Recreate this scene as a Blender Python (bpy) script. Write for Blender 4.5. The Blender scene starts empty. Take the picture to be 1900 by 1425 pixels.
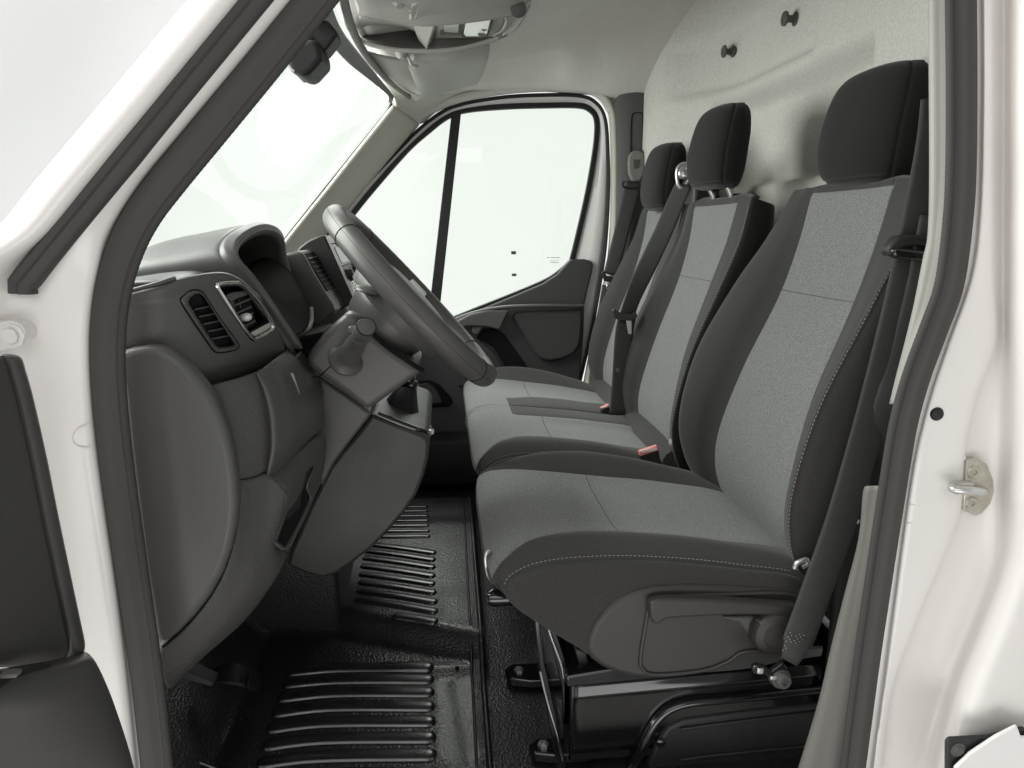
import bpy, bmesh, math, random
import numpy as np
from mathutils import Vector, Matrix
random.seed(7); np.random.seed(7)
S = bpy.context.scene
COL = S.collection
# ---------------------------------------------------------------- camera
FPX = 1372.0                                   # focal length in pixels of the 1900 px wide photograph
PSI = math.radians(5.299); TH = math.radians(11.815)
CAM = Vector((0, 0, .88))
cam = bpy.data.cameras.new('camera'); camo = bpy.data.objects.new('camera', cam); COL.objects.link(camo)
camo.location = CAM; camo.rotation_euler = (math.pi/2-TH, 0, -PSI)
cam.sensor_width = 36; cam.lens = FPX/1900*36; cam.clip_start = .02; cam.clip_end = 100
S.camera = camo
# ---------------------------------------------------------------- world and lamps (white photo studio)
w = bpy.data.worlds.new('World'); S.world = w; w.use_nodes = True
w.node_tree.nodes['Background'].inputs[0].default_value = (1, .993, .985, 1)
w.node_tree.nodes['Background'].inputs[1].default_value = .28
def area(name, loc, target, sx, sy, power, col=(1, .99, .978)):
    l = bpy.data.lights.new(name, 'AREA'); l.shape = 'RECTANGLE'; l.size = sx; l.size_y = sy; l.energy = power; l.color = col
    o = bpy.data.objects.new(name, l); COL.objects.link(o); o.location = loc
    o.rotation_euler = (Vector(target)-Vector(loc)).to_track_quat('-Z', 'Y').to_euler()
    return o
area('softbox_behind_camera', (-.9, -2.4, 2.5), (.15, 1.5, .6), 3.0, 2.0, 36)
area('softbox_front_high', (-2.1, 1.75, 2.55), (.5, 1.75, .6), 2.6, 2.0, 185)
area('fill_front_low', (-2.5, 1.75, .95), (.85, 1.75, 1.15), 2.4, 1.3, 112)  # unseen fill lamp added to brighten bulkhead and headliner through the windscreen
area('fill_passenger_side', (.05, 4.0, 2.3), (.05, 1.6, .3), 2.6, 1.2, 56)  # unseen lamp placed to give the floor mat its sheen
area('fill_from_below', (-.1, -1.3, -.45), (.15, 1.8, 1.3), 2.4, 1.2, 26)  # unseen lamp added to throw light up into the cab
area('backdrop_wash', (-2.9, 2.0, 4.2), (-3.0, 3.8, 1.7), 2.0, 1.0, 105)  # unseen lamp added to whiten the left of the backdrop
vs = S.view_settings
vs.view_transform = 'Standard'; vs.look = 'None'; vs.exposure = 0.12; vs.gamma = 1.0; vs.use_curve_mapping = False
S.cycles.max_bounces = 6; S.cycles.diffuse_bounces = 3; S.cycles.glossy_bounces = 3; S.cycles.transmission_bounces = 4; S.cycles.transparent_max_bounces = 10
S.render.resolution_x = 1024; S.render.resolution_y = 768
# ---------------------------------------------------------------- geometry helpers
_F = Vector((math.sin(PSI)*math.cos(TH), math.cos(PSI)*math.cos(TH), -math.sin(TH)))
_R = Vector((math.cos(PSI), -math.sin(PSI), 0)); _U = _R.cross(_F)
def _ray(px, py): return _F+_R*((px-950)/FPX)-_U*((py-712.5)/FPX)
def T(px, py, y):                                # measured point of the photograph at a known distance across the cab
    d = _ray(px, py); return CAM+d*(y/d.y)
def TX(px, py, x):
    d = _ray(px, py); return CAM+d*(x/d.x)
def TZ(px, py, z):
    d = _ray(px, py); return CAM+d*((z-CAM.z)/d.z)
def V(*a): return Vector(a)
def crv(P, n, closed=False):
    """Catmull-Rom resampling along axis 0 of an array (k, ..., 3): n samples per span."""
    P = np.asarray(P, float); k = len(P)
    if k == 2 and not closed:
        t = np.linspace(0, 1, n+1).reshape((-1,)+(1,)*(P.ndim-1)); return P[0]*(1-t)+P[1]*t
    out = []
    for i in range(k if closed else k-1):
        p1 = P[i]; p2 = P[(i+1) % k]
        p0 = P[i-1] if (closed or i > 0) else 2*p1-p2
        p3 = P[(i+2) % k] if (closed or i+2 < k) else 2*p2-p1
        for j in range(n):
            t = j/n
            out.append(.5*((2*p1)+(-p0+p2)*t+(2*p0-5*p1+4*p2-p3)*t*t+(-p0+3*p1-3*p2+p3)*t**3))
    if not closed: out.append(P[-1])
    return np.array(out)
def resample(path, step=None, n=None, closed=False):
    P = np.asarray(path, float)
    if closed: P = np.vstack([P, P[:1]])
    d = np.r_[0, np.cumsum(np.linalg.norm(np.diff(P, axis=0), axis=1))]
    if n is None: n = max(2, int(d[-1]/step))
    s = np.linspace(0, d[-1], n+1)
    Q = np.stack([np.interp(s, d, P[:, i]) for i in range(P.shape[1])], 1)
    return Q[:-1] if closed else Q
def toploc(o):
    l = Vector((0, 0, 0))
    while o is not None: l = l+Vector(o.location); o = o.parent
    return l
def mk(name, verts, faces, mat, parent=None, smooth=40, bevel=0, bseg=2, sub=0, solid=0, soff=-1):
    me = bpy.data.meshes.new(name)
    off = toploc(parent) if parent is not None else Vector((0, 0, 0))
    vv = [Vector(v) for v in verts]
    if parent is None:
        lo = Vector((min(v.x for v in vv)+max(v.x for v in vv), min(v.y for v in vv)+max(v.y for v in vv), 2*min(v.z for v in vv)))*.5
        off = lo
    me.from_pydata([tuple(v-off) for v in vv], [], [tuple(int(i) for i in f) for f in faces]); me.update()
    bm = bmesh.new(); bm.from_mesh(me); bmesh.ops.recalc_face_normals(bm, faces=bm.faces); bm.to_mesh(me); bm.free()
    if smooth:
        me.polygons.foreach_set('use_smooth', [True]*len(me.polygons))
        if smooth < 180: me.set_sharp_from_angle(angle=math.radians(smooth))
    me.materials.append(mat)
    o = bpy.data.objects.new(name, me); COL.objects.link(o)
    if parent is None: o.location = off
    else: o.parent = parent
    if solid:
        m = o.modifiers.new('solid', 'SOLIDIFY'); m.thickness = solid; m.offset = soff
    if bevel:
        m = o.modifiers.new('bevel', 'BEVEL'); m.width = bevel; m.segments = bseg; m.limit_method = 'ANGLE'; m.angle_limit = math.radians(35)
        m.harden_normals = False
    if sub:
        m = o.modifiers.new('sub', 'SUBSURF'); m.levels = sub; m.render_levels = sub
    return o
def gridfaces(nr, nc, cu=False, cv=False):
    f = []
    for i in range(nr if cv else nr-1):
        for j in range(nc if cu else nc-1):
            a = i*nc+j; b = i*nc+(j+1) % nc; c = ((i+1) % nr)*nc+(j+1) % nc; d = ((i+1) % nr)*nc+j
            f.append((a, b, c, d))
    return f
def inpoly(x, y, poly):
    r = False; j = len(poly)-1
    for i in range(len(poly)):
        if (poly[i][1] > y) != (poly[j][1] > y) and x < (poly[j][0]-poly[i][0])*(y-poly[i][1])/(poly[j][1]-poly[i][1])+poly[i][0]: r = not r
        j = i
    return r
def proj(p):
    d = Vector(p)-CAM; w_ = d.dot(_F); return (950+FPX*d.dot(_R)/w_, 712.5-FPX*d.dot(_U)/w_)
def patch(name, ctrl, mat, parent=None, n=6, m=6, solid=.004, soff=0, smooth=50, fn=None, bevel=0, holes=()):
    G = crv(np.array([[tuple(p) for p in r] for r in ctrl], float), n)
    G = np.swapaxes(crv(np.swapaxes(G, 0, 1), m), 0, 1)
    if fn is not None: G = fn(G)
    nr, nc = G.shape[:2]; fc = gridfaces(nr, nc)
    if holes:                                    # openings for vents, cut out of the sheet
        V_ = G.reshape(-1, 3); fc = [f for f in fc if not any(inpoly(*proj(V_[list(f)].mean(axis=0)), h) for h in holes)]
    return mk(name, G.reshape(-1, 3), fc, mat, parent, smooth, solid=solid, soff=soff, bevel=bevel)
def prism(name, pts, vec, mat, parent=None, bevel=.003, bseg=2, smooth=40):
    n = len(pts); vec = Vector(vec)
    vs_ = [Vector(p) for p in pts]+[Vector(p)+vec for p in pts]
    f = [tuple(range(n)), tuple(range(2*n-1, n-1, -1))]+[(i, (i+1) % n, n+(i+1) % n, n+i) for i in range(n)]
    return mk(name, vs_, f, mat, parent, smooth, bevel=bevel, bseg=bseg)
def frames(P, closed=False, up=None):
    n = len(P); Tn = np.zeros_like(P)
    for i in range(n):
        a = P[i-1] if (i > 0 or closed) else P[i]; b = P[(i+1) % n] if (i < n-1 or closed) else P[i]
        Tn[i] = (b-a)/max(1e-9, np.linalg.norm(b-a))
    N = np.zeros_like(P)
    if up is not None:
        for i in range(n):
            u = np.array(up(i) if callable(up) else up, float); u = u-Tn[i]*np.dot(u, Tn[i]); N[i] = u/max(1e-9, np.linalg.norm(u))
    else:
        u = np.array([0, 0, 1.]) if abs(Tn[0][2]) < .9 else np.array([1., 0, 0])
        for i in range(n):
            u = u-Tn[i]*np.dot(u, Tn[i]); u /= max(1e-9, np.linalg.norm(u)); N[i] = u
    return Tn, N, np.cross(Tn, N)
def sweep(name, path, prof, mat, parent=None, closed=False, up=None, smooth=50, scale=None, caps=True, pclosed=True):
    """profile points (a along N, b along B) swept along a path"""
    P = np.asarray([tuple(p) for p in path], float); Tn, N, B = frames(P, closed, up); k = len(prof); vs_ = []
    for i in range(len(P)):
        sc = 1 if scale is None else scale[i]
        for a, b in prof: vs_.append(P[i]+N[i]*a*sc+B[i]*b*sc)
    f = gridfaces(len(P), k, cu=pclosed, cv=closed)
    if caps and not closed and pclosed: f += [tuple(range(k-1, -1, -1)), tuple((len(P)-1)*k+i for i in range(k))]
    return mk(name, vs_, f, mat, parent, smooth)
def circ(r, n=10, ry=None, ph=0):
    ry = r if ry is None else ry
    return [(r*math.cos(2*math.pi*i/n+ph), ry*math.sin(2*math.pi*i/n+ph)) for i in range(n)]
def rrect(w_, h_, r, n=4):
    out = []
    for cx, cy, a0 in ((w_/2-r, h_/2-r, 0), (-w_/2+r, h_/2-r, 90), (-w_/2+r, -h_/2+r, 180), (w_/2-r, -h_/2+r, 270)):
        for i in range(n+1):
            a = math.radians(a0+90*i/n); out.append((cx+r*math.cos(a), cy+r*math.sin(a)))
    return out
def tube(name, path, r, mat, parent=None, seg=8, closed=False, smooth=80, scale=None):
    return sweep(name, path, circ(r, seg), mat, parent, closed=closed, smooth=smooth, scale=scale)
def lathe(name, base, axis, prof, mat, parent=None, seg=24, smooth=40):
    """prof: (radius, height) list along axis from base"""
    ax = Vector(axis).normalized(); q = ax.to_track_quat('Z', 'Y'); b = Vector(base); vs_ = []; k = seg
    for r, h in prof:
        for i in range(k):
            a = 2*math.pi*i/k; vs_.append(b+q @ Vector((r*math.cos(a), r*math.sin(a), h)))
    f = gridfaces(len(prof), k, cu=True)+[tuple(range(k-1, -1, -1)), tuple((len(prof)-1)*k+i for i in range(k))]
    return mk(name, vs_, f, mat, parent, smooth)
def box(name, c, size, mat, parent=None, rot=None, bevel=.003, bseg=2):
    c = Vector(c); sx, sy, sz = [s/2 for s in size]; R = rot if rot is not None else Matrix.Identity(3)
    vs_ = [c+R @ Vector((x*sx, y*sy, z*sz)) for x in (-1, 1) for y in (-1, 1) for z in (-1, 1)]
    f = [(0, 1, 3, 2), (4, 6, 7, 5), (0, 4, 5, 1), (2, 3, 7, 6), (0, 2, 6, 4), (1, 5, 7, 3)]
    return mk(name, vs_, f, mat, parent, 40, bevel=bevel, bseg=bseg)
def thing(name, label, cat, loc, group=None):
    o = bpy.data.objects.new(name, None); COL.objects.link(o); o.location = loc; o.empty_display_size = .05
    return tag(o, label, cat, group)
def tag(o, label=None, cat=None, group=None, kind=None):
    if label: o['label'] = label
    if cat: o['category'] = cat
    if group: o['group'] = group
    if kind: o['kind'] = kind
    return o
def dashes(name, path, nrm, mat, parent, ln=.0040, gap=.0028, r=.00042, lift=.0006):
    """a row of sewn stitches along a path, one mesh"""
    P = np.asarray(path, float); d = np.r_[0, np.cumsum(np.linalg.norm(np.diff(P, axis=0), axis=1))]
    N = np.asarray(nrm, float); vs_ = []; f = []; s = 0
    g = lambda A, t: np.array([np.interp(t, d, A[:, i]) for i in range(3)])
    while s+ln < d[-1]:
        a = g(P, s)+g(N, s)*lift*.2; b = g(P, s+ln)+g(N, s+ln)*lift*.2; m_ = (a+b)/2+g(N, s+ln/2)*lift*1.6
        t = (b-a)/np.linalg.norm(b-a); n_ = g(N, s); n_ = n_-t*np.dot(n_, t); n_ /= max(1e-9, np.linalg.norm(n_)); bb = np.cross(t, n_)
        k0 = len(vs_)
        for q, rr in ((a, .4), (m_, 1), (b, .4)):
            for u_, v_ in ((1, 0), (0, 1), (-1, 0), (0, -1)): vs_.append(q+(n_*u_+bb*v_)*r*rr)
        for i in range(2):
            for j in range(4): f.append((k0+i*4+j, k0+i*4+(j+1) % 4, k0+i*4+4+(j+1) % 4, k0+i*4+4+j))
        s += ln+gap
    return mk(name, vs_, f, mat, parent, 0)
# ---------------------------------------------------------------- materials
def node(nt, t, **kw):
    n = nt.nodes.new(t)
    for k, v in kw.items():
        if k in ('blend_type', 'data_type', 'operation', 'noise_dimensions', 'feature', 'distance', 'wave_type', 'bands_direction', 'wave_profile'): setattr(n, k, v)
        else: n.inputs[k].default_value = v
    return n
def mat(name, col, rough=.5, spec=.5, metal=0, coat=0, noise=None, bump=None, sheen=0, rvar=0):
    """noise: (scale, second colour, low, high); bump: (kind, scale, strength, distance)"""
    m = bpy.data.materials.new(name); m.use_nodes = True; nt = m.node_tree; b = nt.nodes['Principled BSDF']; L = nt.links.new
    b.inputs['Base Color'].default_value = (*col, 1); b.inputs['Roughness'].default_value = rough
    b.inputs['Specular IOR Level'].default_value = spec; b.inputs['Metallic'].default_value = metal
    b.inputs['Coat Weight'].default_value = coat; b.inputs['Coat Roughness'].default_value = .08
    if sheen: b.inputs['Sheen Weight'].default_value = sheen; b.inputs['Sheen Roughness'].default_value = .5
    tc = nt.nodes.new('ShaderNodeTexCoord')
    if noise:
        nz = node(nt, 'ShaderNodeTexNoise', Scale=noise[0], Detail=4.0, Roughness=.65); L(tc.outputs['Object'], nz.inputs['Vector'])
        rp = nt.nodes.new('ShaderNodeValToRGB'); rp.color_ramp.elements[0].position = noise[2]; rp.color_ramp.elements[1].position = noise[3]
        rp.color_ramp.elements[0].color = (*col, 1); rp.color_ramp.elements[1].color = (*noise[1], 1)
        L(nz.outputs['Fac'], rp.inputs['Fac']); L(rp.outputs['Color'], b.inputs['Base Color'])
    if rvar:
        n2 = node(nt, 'ShaderNodeTexNoise', Scale=9.0, Detail=5.0); L(tc.outputs['Object'], n2.inputs['Vector'])
        mr = nt.nodes.new('ShaderNodeMapRange'); mr.inputs[1].default_value = .3; mr.inputs[2].default_value = .7
        mr.inputs[3].default_value = max(.02, rough-rvar); mr.inputs[4].default_value = rough+rvar
        L(n2.outputs['Fac'], mr.inputs[0]); L(mr.outputs[0], b.inputs['Roughness'])
    if bump:
        if bump[0] == 'noise': t = node(nt, 'ShaderNodeTexNoise', Scale=bump[1], Detail=3.0); o = t.outputs['Fac']
        elif bump[0] == 'grain': t = node(nt, 'ShaderNodeTexVoronoi', Scale=bump[1], feature='SMOOTH_F1'); o = t.outputs['Distance']
        L(tc.outputs['Object'], t.inputs['Vector'])
        bp = node(nt, 'ShaderNodeBump', Strength=bump[2], Distance=bump[3]); L(o, bp.inputs['Height']); L(bp.outputs['Normal'], b.inputs['Normal'])
    return m
def fabric(name, c1, c2, scale, lo, hi, bstr, weave=0):
    m = mat(name, c1, .95, .15, noise=(scale, c2, lo, hi), sheen=.12)
    nt = m.node_tree; L = nt.links.new; b = nt.nodes['Principled BSDF']; tc = [n for n in nt.nodes if n.type == 'TEX_COORD'][0]
    wv = node(nt, 'ShaderNodeTexNoise', Scale=scale*1.6, Detail=2.0); L(tc.outputs['Object'], wv.inputs['Vector'])
    bp = node(nt, 'ShaderNodeBump', Strength=bstr, Distance=.0008); L(wv.outputs['Fac'], bp.inputs['Height']); L(bp.outputs['Normal'], b.inputs['Normal'])
    return m
M = {}
M['white'] = mat('white_paint', (.775, .748, .718), .32, .5, coat=.25, noise=(5, (.745, .715, .68), .5, .8), bump=('noise', 3.0, .03, .01))
M['outer_white'] = mat('white_paint_satin', (.70, .685, .67), .42, .4)
M['seal'] = mat('seal_rubber', (.054, .050, .047), .62, .35, noise=(420, (.11, .10, .095), .66, .9), bump=('noise', 500, .15, .0006))
M['seal_lip'] = mat('seal_lip_cloth', (.05, .048, .046), .75, .3, bump=('noise', 700, .3, .0006))
M['rubber'] = mat('black_rubber', (.012, .012, .012), .55, .4)
M['plastic'] = mat('dash_plastic', (.073, .0713, .0682), .43, .5, bump=('grain', 640, .22, .0009), rvar=.05)
M['plastic_soft'] = mat('column_plastic', (.076, .0735, .0700), .40, .5, bump=('grain', 800, .16, .0007), rvar=.04)
M['leather'] = mat('grained_panel', (.064, .0627, .0602), .52, .42, bump=('grain', 330, .42, .0018))
M['dark_plastic'] = mat('dark_plastic', (.022, .022, .022), .5, .4, bump=('grain', 700, .15, .0008))
M['door_plastic'] = mat('door_plastic', (.050, .051, .050), .48, .42, bump=('grain', 500, .15, .0008))
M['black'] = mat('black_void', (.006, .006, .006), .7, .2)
M['gap'] = mat('panel_gap', (.008, .008, .008), .8, .1)
M['gloss'] = mat('black_gloss_paint', (.008, .008, .0085), .14, .5, coat=.5, bump=('noise', 14, .05, .004), rvar=.05)
M['mat'] = mat('rubber_mat', (.0125, .0125, .0125), .40, 1.0, coat=.15, bump=('grain', 260, .6, .0022), rvar=.08)
M['block'] = mat('footwell_carpet_rubber', (.024, .023, .022), .48, .5, bump=('grain', 260, .5, .002))
M['rib'] = mat('rubber_rib', (.015, .015, .015), .30, 1.0, coat=.2, bump=('noise', 90, .08, .001), rvar=.07)
M['grey'] = fabric('grey_melange_fabric', (.096, .0985, .0965), (.232, .236, .231), 460, .36, .66, .35)
M['darkfab'] = fabric('charcoal_fabric', (.033, .0322, .0308), (.054, .0527, .0505), 600, .35, .65, .18)
M['blackfab'] = fabric('black_knit', (.0070, .0068, .0066), (.0130, .0127, .0124), 700, .35, .65, .2)
M['thread'] = mat('stitch_thread', (.42, .41, .39), .8, .2)
M['web'] = mat('belt_webbing', (.034, .034, .033), .62, .35, noise=(900, (.052, .052, .050), .4, .6), bump=('noise', 900, .25, .0006))
M['felt'] = fabric('moulded_felt', (.46, .450, .418), (.56, .549, .512), 160, .35, .65, .3)
M['liner'] = fabric('headliner_felt', (.50, .49, .455), (.58, .57, .535), 240, .35, .65, .2)
M['trim'] = mat('pillar_trim', (.47, .455, .405), .6, .3, bump=('grain', 900, .1, .0006))
M['trim_dark'] = mat('dark_pillar_trim', (.085, .083, .078), .6, .3, bump=('grain', 900, .12, .0006))
M['cream'] = mat('cream_trim', (.31, .305, .28), .55, .3, bump=('grain', 900, .08, .0006))
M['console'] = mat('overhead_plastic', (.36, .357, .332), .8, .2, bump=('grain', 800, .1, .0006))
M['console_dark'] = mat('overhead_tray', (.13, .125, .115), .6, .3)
M['visor'] = mat('visor_vinyl', (.32, .318, .292), .6, .3, bump=('grain', 600, .12, .0007))
M['lamp'] = mat('lamp_lens', (.82, .84, .80), .15, .5)
M['chrome'] = mat('chrome', (.75, .75, .74), .12, .5, 1)
M['satin'] = mat('satin_silver', (.62, .62, .60), .32, .5, .85)
M['zinc'] = mat('zinc_plate', (.60, .58, .50), .38, .5, .8, noise=(60, (.42, .40, .33), .4, .75))
M['silver_plastic'] = mat('silver_plastic', (.52, .53, .51), .35, .5, .2)
M['screen'] = mat('dark_screen', (.012, .013, .013), .15, .5)
M['red'] = mat('buckle_red', (.66, .24, .21), .4, .4)
M['pinkwhite'] = mat('buckle_print', (.8, .62, .58), .45, .4)
M['foot_white'] = mat('white_plastic', (.78, .77, .75), .4, .4)
M['ink'] = mat('print_ink', (.03, .07, .06), .6, .2)
M['backdrop'] = mat('white_backdrop', (.68, .69, .685), .9, .1, bump=('noise', .8, .25, .15))
M['frame_grey'] = mat('door_frame_paint', (.60, .595, .58), .4, .4)
def glass(name, tint, film):
    m = bpy.data.materials.new(name); m.use_nodes = True; nt = m.node_tree; nt.nodes.clear(); L = nt.links.new
    out = nt.nodes.new('ShaderNodeOutputMaterial'); tr = nt.nodes.new('ShaderNodeBsdfTransparent'); tr.inputs[0].default_value = (*tint, 1)
    gl = nt.nodes.new('ShaderNodeBsdfGlossy'); gl.inputs['Roughness'].default_value = .02
    lw = nt.nodes.new('ShaderNodeLayerWeight'); lw.inputs[0].default_value = .5
    pw = nt.nodes.new('ShaderNodeMath'); pw.operation = 'POWER'; pw.inputs[1].default_value = 4.5; L(lw.outputs['Facing'], pw.inputs[0])
    fr = nt.nodes.new('ShaderNodeMath'); fr.operation = 'MULTIPLY_ADD'; fr.inputs[1].default_value = .22; fr.inputs[2].default_value = .03; L(pw.outputs[0], fr.inputs[0])
    mx = nt.nodes.new('ShaderNodeMixShader'); L(fr.outputs[0], mx.inputs[0]); L(tr.outputs[0], mx.inputs[1]); L(gl.outputs[0], mx.inputs[2])
    df = nt.nodes.new('ShaderNodeBsdfTranslucent'); df.inputs[0].default_value = (.9, .93, .9, 1)
    m2 = nt.nodes.new('ShaderNodeMixShader'); m2.inputs[0].default_value = film; L(mx.outputs[0], m2.inputs[1]); L(df.outputs[0], m2.inputs[2])
    L(m2.outputs[0], out.inputs[0]); return m
M['glass'] = glass('door_glass', (.90, .955, .91), .015)
M['windscreen'] = glass('windscreen_glass', (.88, .93, .89), .012)
M['swept'] = glass('windscreen_pale_film', (.97, .97, .97), .05)  # thin whitish film for the pale patch on the windscreen
M['frit'] = mat('frit_band', (.10, .10, .098), .45, .3)
M['shield'] = mat('seat_shield_plastic', (.036, .034, .032), .45, .45, bump=('grain', 700, .2, .0009))
M['rimgrip'] = mat('wheel_rim_foam', (.074, .0715, .068), .42, .45, bump=('grain', 900, .15, .0006), rvar=.04)
M['cream_shaded'] = mat('cream_trim_shaded', (.155, .15, .136), .55, .3, bump=('grain', 900, .08, .0006))  # cream trim with its shade put into a darker colour
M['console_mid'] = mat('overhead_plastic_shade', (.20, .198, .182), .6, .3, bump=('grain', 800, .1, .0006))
M['console_side'] = mat('console_plastic', (.044, .043, .0412), .46, .45, bump=('grain', 640, .2, .0009), rvar=.05)
M['matte'] = mat('matte_dark', (.020, .0195, .019), .9, .08)
M['fascia'] = mat('radio_fascia_silver', (.74, .745, .73), .4, .5)
CY = 1.735                                      # centre line of the cab
# ================================================================ setting: studio backdrop and cab floor
bd = []
for zz, off in ((-.62, 0), (-.62, 2.2), (-.55, 2.45), (-.3, 2.62), (.3, 2.7), (4.4, 2.7)):
    row = []
    for a in np.linspace(-150, 150, 41):
        r = 1.2+off*1.15; t = math.radians(a)
        wob = .05*math.sin(9*t)+.03*math.sin(23*t+1.3) if off > 2.3 else 0
        row.append((.1-math.sin(-t)*(r+wob)*1.15, 1.7+math.cos(t)*(r+wob)*1.02, zz))
    bd.append(row)
g = np.array(bd); nr, nc = g.shape[:2]
bo = mk('backdrop', g.reshape(-1, 3), gridfaces(nr, nc), M['backdrop'], None, 180)
tag(bo, kind='structure')

def zfloor(x, y):
    sm = lambda a, b, t: (lambda q: q*q*(3-2*q))(min(1, max(0, (t-a)/(b-a))))
    z = .042*sm(-.03, .035, y-1.425+.45*max(-.25, min(.06, x)))            # tunnel
    z -= .02*sm(2.02, 2.15, y)
    z += .006*math.exp(-((y-1.37)/.02)**2)*sm(-.2, -.05, x)             # roll in the mat in front of the tunnel
    z += .9*max(0, -.40-x)                                             # toe board
    return z
NX, NY = 70, 120
vs_ = [(x, y, zfloor(x, y)) for x in np.linspace(-.62, .072, NX) for y in np.linspace(.93, 2.30, NY)]
floor_mat = thing('floor_mat', 'black pebble grained rubber floor mat with raised ribs in the footwell', 'floor mat', (-.2, 1.6, 0))
mk('mat_sheet', vs_, gridfaces(NX, NY), M['mat'], floor_mat, 60)
def zon(px, py):
    p = TZ(px, py, 0)
    for _ in range(8): p = TZ(px, py, zfloor(p.x, p.y))
    return p
def rib(pts, hw, h):
    P = crv([tuple(zon(*q)) for q in pts], 8); n = len(P); sc = []
    P[:, 2] = [zfloor(a, b) for a, b, c in P]
    d = np.r_[0, np.cumsum(np.linalg.norm(np.diff(P, axis=0), axis=1))]; L_ = d[-1]
    s = np.r_[np.array([0, .15, .45, .8])*hw, np.linspace(hw*1.3, L_-hw*1.3, 10), L_-np.array([.8, .45, .15, 0])*hw]
    Q = np.stack([np.interp(s, d, P[:, i]) for i in range(3)], 1)
    prof = [(-.0015, -hw*1.14), (.0004, -hw*1.06), (h*.8, -hw*.94), (h, -hw*.78), (h*1.05, 0), (h, hw*.78), (h*.8, hw*.94), (.0004, hw*1.06), (-.0015, hw*1.14)]
    e = [max(.05, math.sqrt(max(0, 1-(1-min(1, min(t, L_-t)/hw))**2))) for t in s]
    sweep('rib', Q, prof, M['rib'], floor_mat, up=(0, 0, 1), scale=e, caps=False, pclosed=False, smooth=70)
for (l, b, r) in [((530, 1248), (640, 1239), (805, 1238)), ((523, 1270), (630, 1261), (806, 1261)), ((513, 1296), (625, 1285), (807, 1285)), ((503, 1324), (615, 1311), (808, 1311)),
                  ((493, 1353), (605, 1340), (809, 1339)), ((484, 1385), (600, 1371), (810, 1369)), ((474, 1418), (590, 1404), (811, 1401)), ((464, 1454), (580, 1440), (812, 1436))]:
    rib((l, b, r), .0142, .0052)
for (l, r) in [((679, 1010), (810, 1027)), ((676, 1022), (808, 1040)), ((673, 1035), (808, 1054)), ((669, 1050), (808, 1070)), ((666, 1065), (808, 1085)), ((664, 1080), (810, 1101)),
               ((661, 1096), (812, 1118)), ((658, 1112), (813, 1136)), ((728, 1142), (813, 1155))]:
    rib((l, ((l[0]+r[0])/2, (l[1]+r[1])/2-1), r), .0116, .0050)
for l, r in [((745, 942), (795, 941)), ((737, 950), (795, 949)), ((730, 959), (796, 958)), ((722, 968), (797, 967)), ((714, 977), (797, 976)), ((705, 987), (798, 986)), ((696, 997), (799, 996))]:
    rib((l, ((l[0]+r[0])/2, (l[1]+r[1])/2), r), .008, .005)
for xx, rr in ((.074, .006), (.052, .0028)):
    tube('edge_bead', [(xx-.012*(1-k/20), .95+1.33*k/20, zfloor(xx, .95+1.33*k/20)+.001) for k in range(21)], rr, M['mat'], floor_mat, 8)
lathe('drain_stud', zon(848, 1240), (0, 0, 1), [(.0045, -.002), (.0045, .002), (.002, .003)], M['gap'], floor_mat, 10)
# metal floor under the seats
fl = mk('floor', [(-.7, .9, -.012), (1.1, .9, -.012), (1.1, 2.62, -.012), (-.7, 2.62, -.012), (-.7, .9, -.03), (1.1, .9, -.03), (1.1, 2.62, -.03), (-.7, 2.62, -.03)],
        [(0, 1, 2, 3), (7, 6, 5, 4), (0, 4, 5, 1), (1, 5, 6, 2), (2, 6, 7, 3), (3, 7, 4, 0)], M['mat'], None, 0)
tag(fl, kind='structure')
CY_ = 1.735
# ================================================================ van body around the open doorway
body = thing('van_body', 'white painted van bodywork framing the open driver doorway', 'van body', (.1, .86, -.05))
LS = [(-130, 655, 720), (-60, 595, 659), (0, 545, 612), (120, 446, 519), (240, 345, 423), (330, 270, 350), (390, 224, 305), (450, 197, 268), (525, 180, 236), (600, 171, 223), (700, 170, 222),
      (850, 185, 236), (1050, 215, 262), (1250, 240, 296), (1425, 257, 318), (1520, 266, 330)]
RS = [(-130, 1752, 1815), (0, 1755, 1818), (150, 1757, 1819), (300, 1757, 1817), (400, 1751, 1813), (526, 1735, 1796), (610, 1706, 1767), (695, 1673, 1737), (779, 1652, 1711), (863, 1640, 1693),
      (1000, 1617, 1673), (1107, 1600, 1658), (1226, 1582, 1641), (1425, 1558, 1613), (1520, 1545, 1600)]
def yop(p): return .86+.13*max(0, p.z-.95)
def Tn_(px, py, dy=0):
    p = T(px, py, .86); p = T(px, py, yop(p)+dy); return p
left_c = [Tn_((a+b)/2, y) for y, a, b in LS]; right_c = [Tn_((a+b)/2, y) for y, a, b in RS]
top_c = [V(left_c[0].x+.12, .935, 1.33), V(.05, .95, 1.40), V(.3, .95, 1.41), V(.50, .945, 1.38), V(.565, .92, 1.28)]
bot_c = [V(.52, .86, .02), V(.45, .86, -.03), V(.1, .86, -.04), V(-.25, .86, -.03), V(-.345, .86, .03)]
loop = left_c[::-1]+top_c+right_c+bot_c                          # left bottom -> top -> right bottom -> bottom
lp = resample(crv([tuple(p) for p in loop], 8, True), step=.012, closed=True)
out_y = lambda i: (0, -1, 0)
SW = .0185
seal = sweep('door_seal', lp, [(-.012, -SW), (-.002, -SW), (.006, -SW*.7), (.009, -SW*.2), (.0085, SW*.25), (.004, SW*.55), (.0045, SW*.75), (-.012, SW*.75)], M['seal'], body, closed=True, up=out_y)
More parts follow.
